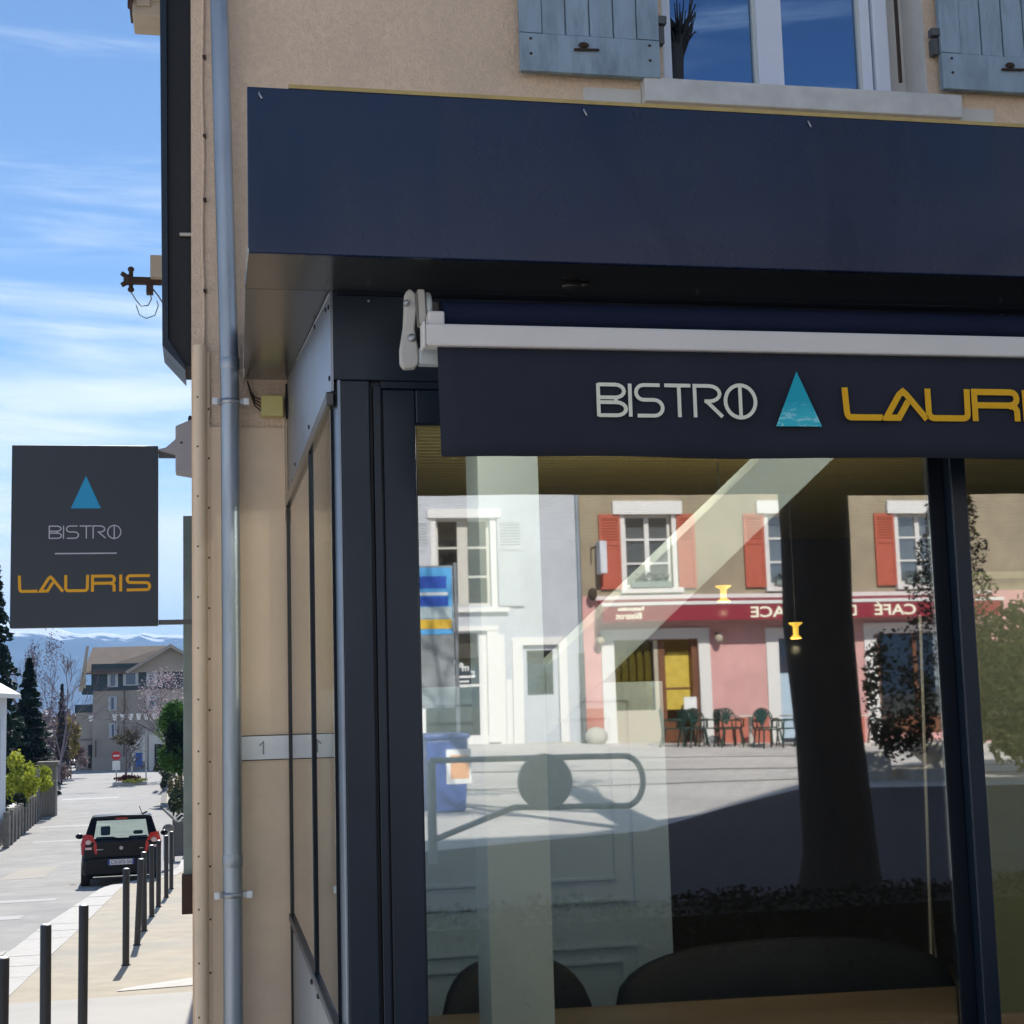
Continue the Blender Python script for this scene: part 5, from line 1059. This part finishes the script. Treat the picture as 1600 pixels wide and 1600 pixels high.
obj('lettering_line', MB().box(5.25, 6.45, YF-.0905, YF-.088, 2.48, 2.53).box(5.25, 6.3, YF-.0905, YF-.088, 2.37, 2.41), 'sign_white', sw)
obj('pilaster', MB().box(7.031, 7.17, YF+.001, YF+.05, .85, 3.5).box(7.2, 7.34, YF+.001, YF+.02, .85, 2.4), 'white_trim', gh)
dr = obj('door', MB().box(7.622, 8.528, YF-.14, YF-.08, .84, 2.0).box(7.622, 7.74, YF-.14, YF-.08, 2.001, 3.22).box(8.40, 8.528, YF-.14, YF-.08, 2.001, 3.22).box(7.741, 8.399, YF-.14, YF-.08, 3.10, 3.22), 'grey_wall', gh)
obj('pane', box(7.741, 8.399, YF-.12, YF-.112, 2.0, 3.10), 'glass_far', dr); obj('backing', box(7.6, 8.55, YF-.39, YF-.37, 1.9, 3.3), 'mast_green', dr)
obj('door_surround', MB().box(7.36, 7.619, YF+.001, YF+.05, .8, 3.23).box(8.531, 8.74, YF+.001, YF+.05, .8, 3.23).box(7.36, 8.74, YF+.001, YF+.05, 3.231, 3.42), 'white_trim', gh)
obj('step', box(7.3, 8.8, YF+.001, YF+.35, .5, .84), 'stone_planter', gh)
# --- pink and ochre cafe house
ph = thing('cafe_house', 'pink and ochre cafe house with red shutters across the square', 'house', (15, -28, .7))
W3 = [(10.34, 11.57), (14.16, 15.38), (17.74, 18.98), (24.4, 25.6)]
mb = MB(); wall_holes(mb, 9.16, 27, 4.42, 11.6, YF-.4, YF, [(a, b, 4.60, 6.45) for a, b in W3]); obj('upper_wall', mb, 'ochre_wall', ph)
mb = MB(); wall_holes(mb, 9.16, 27, .2, 4.418, YF-.4, YF, [(9.96, 12.14, .5, 3.30), (14.27, 15.25, .5, 3.27), (16.95, 19.2, .75, 3.34)]); obj('lower_wall', mb, 'pink_wall', ph)
obj('plinth', MB().box(9.18, 9.72, YF+.001, YF+.03, .2, 1.62).box(12.45, 13.98, YF+.001, YF+.03, .2, 1.30).box(15.52, 16.5, YF+.001, YF+.03, .2, 1.3), 'red_plinth', ph)
obj('roof', MB().prism([(YF+.6, 11.5), (YF+.6, 11.7), (-33, 15.2), (-39.5, 11.7), (-39.5, 11.5)], 'x', 9.1, 27.4), 'brown_tile', ph)
for i, (a, b) in enumerate(W3):
    front_window(ph, a, b, 4.62, 6.45, 'white_trim', 'curtain', rows=3, centre=.12)
    obj('lintel', box(a-.32, b+.26, YF+.001, YF+.14, 6.455, 6.79), 'white_trim', ph); obj('sill', box(a-.16, b+.22, YF+.001, YF+.15, 4.46, 4.585), 'white_trim', ph)
    obj('surround', MB().box(a-.12, a-.001, YF+.001, YF+.028, 4.59, 6.45).box(b+.001, b+.12, YF+.001, YF+.028, 4.59, 6.45), 'white_trim', ph)
    louvre(ph, a-.68, a-.13, 4.57, 6.46, 'shutter_red'); louvre(ph, b+.13, b+.60, 4.57, 6.46, 'shutter_red')
    fbx = obj('window_box', MB().box(a+.1, b-.1, YF+.02, YF+.2, 4.60, 4.74), 'mast_green', ph); obj('plants', leaves(MB(), 140, blob(((a+b)/2, YF+.12, 4.82), (b-a)*.42, .1, .16), .05), 'leaf_dark', fbx)
for (a, b, zt_) in ((9.96, 12.14, 3.30), (14.27, 15.25, 3.27), (16.95, 19.2, 3.34)):
    obj('opening_surround', MB().box(a-.33, a-.001, YF+.001, YF+.05, .5, zt_).box(b+.001, b+.30, YF+.001, YF+.05, .5, zt_).box(a-.33, b+.30, YF+.001, YF+.05, zt_+.001, zt_+.27), 'white_trim', ph)
cr_ = obj('cafe_room', MB().box(9.6, 12.5, YF-1.6, YF-1.5, .4, 3.5), 'yellow_room', ph); obj('room_floor', box(9.6, 12.5, YF-1.5, YF-.01, .5, .74), 'wood_door', cr_)
obj('glazed_screen', MB().box(11.02, 11.12, YF-.2, YF-.1, .75, 3.29).box(9.97, 11.019, YF-.2, YF-.1, .75, 1.55), 'beige_wood', ph)
obj('pane', box(9.97, 11.02, YF-.16, YF-.152, 1.551, 3.29), 'glass_far', ph)
for i in range(5): obj('curtain_strip', box(10.0+i*.2, 10.13+i*.2, YF-.185, YF-.17, 1.55, 3.2-.1*(i % 2)), 'yellow_room', ph)
obj('yellow_backing', box(9.98, 11.0, YF-.32, YF-.30, 1.55, 3.1), 'yellow_room', ph)
od = obj('open_door', MB().box(11.13, 11.30, YF-.75, YF-.1, .75, 3.25).box(11.98, 12.13, YF-.3, YF-.05, .75, 3.29), 'wood_door', ph)
obj('counter', MB().box(11.3, 12.0, YF-.9, YF-.7, .75, 1.6), 'wood_door', ph); obj('yellow_panel', MB().box(11.32, 11.98, YF-.33, YF-.305, 1.55, 2.98), 'yellow_room', ph); obj('panel_rail', MB().box(11.32, 11.98, YF-.304, YF-.29, 2.05, 2.10), 'wood_door', ph); obj('notice', box(11.72, 12.05, YF-.05, YF-.035, 1.55, 1.85), 'sign_white', ph)
dd = obj('side_door', MB().box(14.28, 15.24, YF-.15, YF-.1, .75, 2.38), 'panel_white', ph); obj('pane', box(14.28, 15.24, YF-.14, YF-.132, 2.381, 3.26), 'glass_far', dd); obj('backing', box(14.2, 15.3, YF-.5, YF-.48, 2.3, 3.3), 'wood_door', dd)
obj('cafe_window', MB().box(16.96, 17.06, YF-.15, YF-.08, 1.2, 3.33).box(18.0, 18.1, YF-.15, YF-.08, 1.2, 3.33).box(19.09, 19.19, YF-.15, YF-.08, 1.2, 3.33).box(16.96, 19.19, YF-.15, YF-.079, .76, 1.199), 'wood_door', ph)
obj('pane', box(17.06, 19.09, YF-.12, YF-.112, 1.2, 3.33), 'glass_far', ph); obj('room_dark', box(16.5, 19.6, YF-2.2, YF-2.1, .3, 3.6), 'dark_room', ph)
# awning of the cafe
ca = thing('cafe_awning', 'dark red awning lettered CAFE DE LA PLACE over the cafe front', 'awning', (14, -26.3, 4))
obj('cassette', MB().box(9.5, 20.2, YF+.01, YF+.16, 4.30, 4.40), 'white_trim', ca)
mb = MB(); mb.hexa([(9.5, YF+.162, 4.28), (20.2, YF+.162, 4.28), (20.2, YF+.72, 4.13), (9.5, YF+.72, 4.13), (9.5, YF+.162, 4.30), (20.2, YF+.162, 4.30), (20.2, YF+.72, 4.15), (9.5, YF+.72, 4.15)]); obj('canopy', mb, 'awning_red', ca)
obj('front_rail', box(9.48, 20.22, YF+.72, YF+.78, 4.11, 4.19), 'white_trim', ca)
vl = obj('valance', box(9.5, 20.2, YF+.735, YF+.75, 3.72, 4.108), 'awning_red', ca)
def atext(s_, x, size, z=3.80, sx=1.25): return text('awning_lettering', s_, size, 'letter_cream', vl, (x, YF+.752, z), (-1, 0, 0), (0, 0, 1), depth=.003, bold=.006, sx=sx)
atext('CAFÉ', 17.75, .37, 3.78, 1.32); atext('DE LA', 16.15, .37, 3.78, 1.0); atext('PLACE', 14.70, .37, 3.78, 1.32); atext('Restauration', 10.56, .13, 3.99, 1.0); atext('Bistrot', 10.50, .20, 3.79, 1.2)
# drainpipe between the houses, projecting lantern, wall lamps
t = thing('grey_drainpipe', 'grey drainpipe between the grey and the pink house', 'drainpipe', (9.1, -26.6, .8)); obj('pipe', MB().tube([(9.10, YF+.09, .6), (9.10, YF+.09, 11.2)], .055, 10), 'zinc', t); obj('shoe', MB().tube([(9.10, YF+.09, 3.0), (9.10, YF+.09, .62)], .07, 10), 'fence_grey', t)
t = thing('hanging_sign', 'pale blue sign plate hanging beside the left red shutter', 'sign', (9.6, -26.3, 5.3)); obj('bracket', MB().tube([(9.45, YF, 5.6), (9.45, YF+.5, 5.6)], .02, 6).ball((9.40, YF+.2, 4.45), .12, .1, .16), 'rust', t); obj('plate', box(9.55, 9.72, YF+.1, YF+.5, 4.95, 5.75), 'street_blue' if False else 'curtain', t)
for k_, x in enumerate((9.55, 12.62)):
    t = thing('wall_lantern', ('round wall lantern left of the cafe entrance', 'round wall lantern right of the cafe entrance')[k_], 'lantern', (x, -26.6, 3.3)); obj('arm', MB().tube([(x, YF, 3.42), (x, YF+.22, 3.42)], .018, 6), 'rust', t); obj('globe', MB().ball((x, YF+.24, 3.30), .11, .11, .12), 'beige_wood', t)
t = thing('boulder', 'rough stone block at the foot of the drainpipe', 'stone', (9.4, -26.4, .8)); obj('stone', MB().ball((9.35, YF+.3, .95), .30, .22, .24, 9, 5), 'stone_planter', t)
# --- cafe chairs and tables (own space, facing +y)
def garden_chair():
    t = thing('garden_chair', 'x', 'chair', (0, 0, 0), 'green plastic chairs outside the cafe', local=True)
    obj('seat', MB().prism([(-.23, -.22), (.23, -.22), (.25, .2), (.20, .26), (-.20, .26), (-.25, .2)], 'z', .42, .445), 'green_plastic', t)
    rim = [(.25*math.cos(a), -.24-.05*math.sin(a), .60+.29*math.sin(a)) for a in [math.pi*i/12 for i in range(13)]]
    obj('back_frame', MB().tube([(.24, -.22, .44)] + rim + [(-.24, -.22, .44)], .018, 6), 'green_plastic', t)
    mb = MB()
    for a in (-.8, -.4, 0, .4, .8): mb.hexa([(-.02, -.25, .50), (.02, -.25, .50), (.02, -.235, .50), (-.02, -.235, .50), (.23*math.sin(a)-.035, -.29, .60+.27*math.cos(a)), (.23*math.sin(a)+.035, -.29, .60+.27*math.cos(a)), (.23*math.sin(a)+.035, -.275, .60+.27*math.cos(a)), (.23*math.sin(a)-.035, -.275, .60+.27*math.cos(a))])
    obj('back_fan', mb, 'green_plastic', t)
    for s_ in (-1, 1):
        obj('armrest', MB().tube([(s_*.25, -.23, .62), (s_*.30, 0, .64), (s_*.28, .22, .62), (s_*.26, .24, .44)], .02, 6), 'green_plastic', t)
        obj('leg', MB().tube([(s_*.21, .22, .42), (s_*.26, .27, 0)], .022, 6), 'green_plastic', t); obj('leg', MB().tube([(s_*.20, -.20, .42), (s_*.24, -.28, 0)], .022, 6), 'green_plastic', t)
    return t
gc = garden_chair()
cs = [(10.85, -25.0, 2.0, 'green plastic chair at the cafe door, left end of the row'), (11.30, -24.9, 1.2, 'green chair turned sideways before the yellow doorway'), (11.75, -25.1, -1.4, 'green chair with a bright sunlit back right of the doorway'),
      (12.45, -25.5, 0, 'green round backed chair behind the left cafe table'), (13.35, -25.45, .1, 'green round backed chair right of the left cafe table'), (12.15, -24.8, 1.5, 'green chair drawn up left of the first cafe table'), (13.75, -24.9, -1.5, 'green chair beside the tree trunk reflection'), (14.6, -25.2, 1.6, 'green chair before the side door of the cafe'), (16.2, -25.1, -1.5, 'green chair right of the second cafe table'), (11.55, -25.5, .4, 'dark green chair pushed against the brown door panel'), (14.15, -24.7, 2.6, 'green chair turned away beside the half hidden table'), (12.95, -24.3, 3.0, 'green chair standing in front of the first cafe table')]
for i, (x, y, rz, lb) in enumerate(cs):
    o = gc if i == 0 else dup(gc, (0, 0, 0)); o.location = (x, y, gz(x, y)); o.rotation_euler = (0, 0, rz+math.pi if i not in (3, 4) else rz); o['label'] = lb
def cafe_table():
    t = thing('cafe_table', 'x', 'table', (0, 0, 0), 'small pale cafe tables', local=True)
    obj('tabletop', MB().box(-.40, .40, -.35, .35, .71, .74), 'table_top', t, bevel=.01); obj('pedestal', MB().lathe([(.07, 0), (.05, .3), (.05, .705)], (0, 0, 0), 12), 'table_top', t)
    obj('foot', MB().box(-.28, .28, -.05, .05, .0, .05).box(-.05, .05, -.28, -.051, .0, .05).box(-.05, .05, .051, .28, .0, .05), 'table_top', t); return t
ct = cafe_table()
for i, (x, y, lb) in enumerate(((12.80, -25.0, 'pale square cafe table with chairs on both sides'), (15.55, -25.0, 'pale cafe table right of the trunk reflection'), (14.2, -25.3, 'pale cafe table half hidden by the trunk reflection'))):
    o = ct if i == 0 else dup(ct, (0, 0, 0)); o.location = (x, y, gz(x, y)); o['label'] = lb
# --- noticeboard and recycling bin at the left of the reflection
YB = -12.7; zg = gz(3.4, YB)
nb = thing('notice_pillar', 'street notice board with blue and yellow poster reflected at the left pane edge', 'notice board', (3.4, YB, zg))
for x in (2.88, 3.66): obj('post', MB().tube([(x, YB, zg-.1), (x, YB, 4.0)], .03, 8), 'steel', nb)
obj('backboard', box(2.92, 3.62, YB-.04, YB+.02, 1.86, 3.96), 'backboard_grey', nb)
po = obj('poster', box(2.93, 3.60, YB+.021, YB+.028, 2.94, 3.93), 'poster_blue', nb)
obj('navy_band', MB().box(2.94, 3.52, YB+.029, YB+.033, 3.62, 3.80).box(2.94, 3.54, YB+.029, YB+.033, 3.36, 3.50), 'poster_navy', po); obj('white_band', box(2.94, 3.54, YB+.029, YB+.033, 3.52, 3.56), 'sign_white', po)
obj('pale_band', box(2.94, 3.59, YB+.029, YB+.033, 3.18, 3.345), 'poster_pale', po); obj('yellow_band', box(2.93, 3.59, YB+.029, YB+.034, 3.02, 3.165), 'poster_yellow', po)
rb = thing('recycling_bin', 'blue recycling container with orange print below the notice board', 'bin', (3.4, -11.8, gz(3.4, -11.8))); zr = gz(3.4, -11.8)
obj('body', MB().prism([(3.05, zr), (3.55, zr), (3.60, zr+1.0), (3.0, zr+1.0)], 'y', -12.3, -11.5), 'bin_blue', rb, bevel=.03); obj('lid', MB().box(2.98, 3.62, -12.34, -11.46, zr+1.001, zr+1.08), 'bin_blue', rb, bevel=.03)
obj('print', box(3.34, 3.60, -11.499, -11.49, zr+.45, zr+.78), 'orange_print', rb, bevel=.004); obj('label_plate', box(3.28, 3.63, -11.4999, -11.4955, zr+.38, zr+.86), 'sign_white', rb)
# --- big plane tree in the shadow of the bistro
TX, TY = 5.62, -3.72
bt = thing('plane_tree', 'big dark leafless tree whose trunk is mirrored in the window', 'tree', (TX, TY, gz(TX, TY)))
zt0 = gz(TX, TY)
mb = MB(); mb.tube([(5.63, TY, zt0-.1), (5.63, TY, zt0+.12), (5.63, TY, zt0+.4), (5.60, TY, 1.6), (5.56, TY, 2.6), (5.55, TY, 3.4), (5.58, TY, 4.4), (5.80, TY, 6.6), (6.10, TY, 8.9), (6.27, TY, 10.8)], [.42, .36, .325, .305, .30, .318, .35, .28, .17, .09], 26)
from mathutils import noise as _n
nt_ = MB()
for i in range(len(mb.v)):
    q = mb.v[i]; d = _n.noise(Vector((q[0]*2.2, q[1]*2.2, q[2]*.8)))*.05+_n.noise(Vector((q[0]*9, q[1]*9, q[2]*2)))*.02; mb.v[i] = (q[0]+d, q[1]+d*.7, q[2])
obj('trunk', mb, 'bark', bt)
for k_, (z0, dx, dy, L, rr, sd_) in enumerate(((4.2, -.9, -.4, 3.0, .14, 31), (4.8, 1.0, .3, 3.2, .15, 32), (6.0, -.5, .8, 2.6, .12, 33), (6.6, .8, -.9, 1.9, .09, 34), (8.0, -.9, .2, 2.0, .07, 35), (10.5, .5, -.2, 1.1, .026, 37))):
    xx = 5.56+max(0, z0-4)*.1; tb = bare_tree(MB(), (xx, TY, z0), L, rr, (dx, dy), 4, .55, 3, sd_, minr=.006); obj('limb', tb, 'bark', bt)
mb = MB()
for i in range(70):
    a = rnd.uniform(0, 6.28); b = rnd.uniform(.2, 1.2); mb.tube([(6.27, TY, 10.6+rnd.uniform(-.3, .3)), (6.27+.26*math.cos(a), TY+.26*math.sin(a), 10.75+b*.4)], [.026, .007], 4, cap=False)
obj('knob', mb, 'bark', bt)
hd = thing('tube_barrier', 'grey tubular looped street barrier with a round disc, mirrored in the left pane', 'barrier', (4.3, -6.72, .25))
q = [(2.35, 1.34), (3.9, 1.322), (4.47, 1.315)] + [(4.50+.20*math.sin(a), 1.045+.268*math.cos(a)) for a in [math.pi*i/12 for i in range(13)]] + [(4.4, .780), (3.25, .81), (2.35, .50)]
obj('tube', MB().tube([(x, -6.72, z_) for x, z_ in q], .033, 10), 'dull_steel', hd)
obj('disc', MB().lathe([(.29, -.05), (.30, -.03), (.30, .03), (.29, .05)], (3.60, -6.72, 1.07), 32, 'y'), 'dull_steel', hd)
obj('foot_post', MB().tube([(2.36, -6.72, 1.34), (2.36, -6.72, .15)], .05, 10), 'dull_steel', hd)
# --- stone planter with conifer, block, low hedge
sp_ = thing('stone_urn', 'round pale stone urn on a square plinth under the dark conifer', 'urn', (12.2, -14.9, gz(12.2, -14.9))); z = gz(12.2, -14.9)
obj('plinth', MB().box(11.68, 12.95, -15.5, -14.4, z-.1, z+.18), 'stone_planter', sp_, bevel=.02); obj('bowl', MB().lathe([(.22, .181), (.18, .26), (.30, .36), (.56, .56), (.60, .62), (.5, .62)], (12.35, -14.95, z), 22), 'stone_planter', sp_)
sb = thing('stone_block', 'pale square stone block left of the urn', 'stone block', (11.1, -14.9, gz(11.2, -15))); obj('stone', box(10.55, 11.45, -15.3, -14.7, gz(11, -15)-.1, gz(11, -15)+.46), 'stone_planter', sb, bevel=.015)
cf = thing('dark_conifer', 'ragged dark conifer standing over the stone urn', 'tree', (12.3, -14.6, .5))
def cpt():
    t = rnd.random()**.8; a = rnd.random()*6.283; rr = (.25+.95*(1-t)**.7*(.5+.5*abs(math.sin(t*19))))*math.sqrt(rnd.random()); return Vector((12.25+.18*t+rr*math.cos(a)*1.05, -13.9+rr*math.sin(a)*.8, .95+4.3*t+.25*rr))
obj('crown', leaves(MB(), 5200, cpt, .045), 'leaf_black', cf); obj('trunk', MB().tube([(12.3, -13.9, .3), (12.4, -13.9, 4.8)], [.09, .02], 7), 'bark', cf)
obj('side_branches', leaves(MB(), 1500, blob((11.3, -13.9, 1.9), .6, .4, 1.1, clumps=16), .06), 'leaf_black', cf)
def hedge_pt():
    x = rnd.uniform(.9, 7.0); return Vector((x, rnd.uniform(1.9, 2.5), .60+(.40+.07*_n.noise(Vector((x*2.1, 0, 0)))+.05*_n.noise(Vector((x*7, 3, 0))))*rnd.random()**.5))
lm = thing('laurel_hedge', 'tall sunlit olive green hedge mirrored in the right hand pane', 'hedge', (15.5, -14.8, .5))
obj('foliage', leaves(MB(), 24000, blob((15.7, -14.9, 1.95), 3.0, .6, 1.85, hollow=.35), .085), 'leaf_laurel', lm)
obj('inner_foliage', leaves(MB(), 9000, blob((15.7, -14.9, 1.7), 2.75, .5, 1.5, hollow=.0), .12), 'leaf_laurel', lm)
obj('stem', MB().tube([(15.5, -14.9, .3), (15.6, -14.9, 2.0)], [.07, .04], 7), 'bark', lm)
lh = thing('terrace_hedge', 'dark clipped hedge screening the terrace, mirrored black in the pane', 'hedge', (4, 2.2, -.1))
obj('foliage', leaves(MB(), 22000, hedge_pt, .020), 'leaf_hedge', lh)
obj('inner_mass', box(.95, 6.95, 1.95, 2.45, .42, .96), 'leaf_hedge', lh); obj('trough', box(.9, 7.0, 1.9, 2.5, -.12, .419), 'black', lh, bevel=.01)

# ------------------------------------------------------------------ pieces that can be picked apart become objects of their own
def split_loose(o):
    me = o.data; par = list(range(len(me.vertices)))
    def fd(i):
        while par[i] != i: par[i] = par[par[i]]; i = par[i]
        return i
    seen = {}
    for v in me.vertices:
        k = tuple(round(c, 5) for c in v.co)
        if k in seen: par[fd(v.index)] = fd(seen[k])
        else: seen[k] = v.index
    for e in me.edges: par[fd(e.vertices[0])] = fd(e.vertices[1])
    comp = {}
    for pl in me.polygons: comp.setdefault(fd(pl.vertices[0]), []).append(pl.index)
    if len(comp) < 2: return
    metas = []
    for cs_ in comp.values():
        ids = {}; fs = []; sm = []
        for pi in cs_:
            pl = me.polygons[pi]; fs.append([ids.setdefault(v, len(ids)) for v in pl.vertices]); sm.append(pl.use_smooth)
        n = bpy.data.meshes.new(me.name); n.from_pydata([me.vertices[v].co.copy() for v in ids], [], fs); n.materials.append(me.materials[0])
        for a, b in zip(n.polygons, sm): a.use_smooth = b
        n.update(); metas.append(n)
    o.data = metas[0]
    for n in metas[1:]:
        c = o.copy(); c.data = n; COL.objects.link(c)
SPLIT = {'arm', 'window_reveal', 'rivet', 'screw', 'nail', 'stile', 'bolt', 'hook', 'clip', 'moulding', 'pillar', 'side_window', 'seats', 'plinth', 'surround', 'opening_surround', 'door_surround', 'slat', 'lens', 'pilaster',
         'navy_band', 'plate_band', 'model_lettering', 'downpipe', 'lettering_line', 'back_fan', 'hinge', 'rail', 'panel', 'arm_bolt', 'side_wing_rail', 'glazed_screen', 'open_door', 'soffit_lamp', 'wire', 'goods', 'gable_board', 'frame_groove', 'insulator', 'bracket', 'clamp', 'aerial', 'lettering_line', 'cafe_window'}
for o in [q for q in bpy.data.objects if q.type == 'MESH' and q.name.split('.')[0] in SPLIT and q.data.users == 1 and q.parent and q.parent != ceil_]: split_loose(o)

# ------------------------------------------------------------------ air
hm = bpy.data.materials.new('haze'); hm.use_nodes = True; hn = hm.node_tree.nodes
for n_ in list(hn):
    if n_.type != 'OUTPUT_MATERIAL': hn.remove(n_)
pv = hn.new('ShaderNodeVolumePrincipled'); pv.inputs['Color'].default_value = (.22, .52, 1.0, 1); pv.inputs['Density'].default_value = .00013; pv.inputs['Anisotropy'].default_value = .2
hm.node_tree.links.new(pv.outputs[0], [n_ for n_ in hn if n_.type == 'OUTPUT_MATERIAL'][0].inputs['Volume'])
hz_ = obj('haze', box(-5100, 5100, -450, 9100, -60, 520), hm); hz_['kind'] = 'stuff'
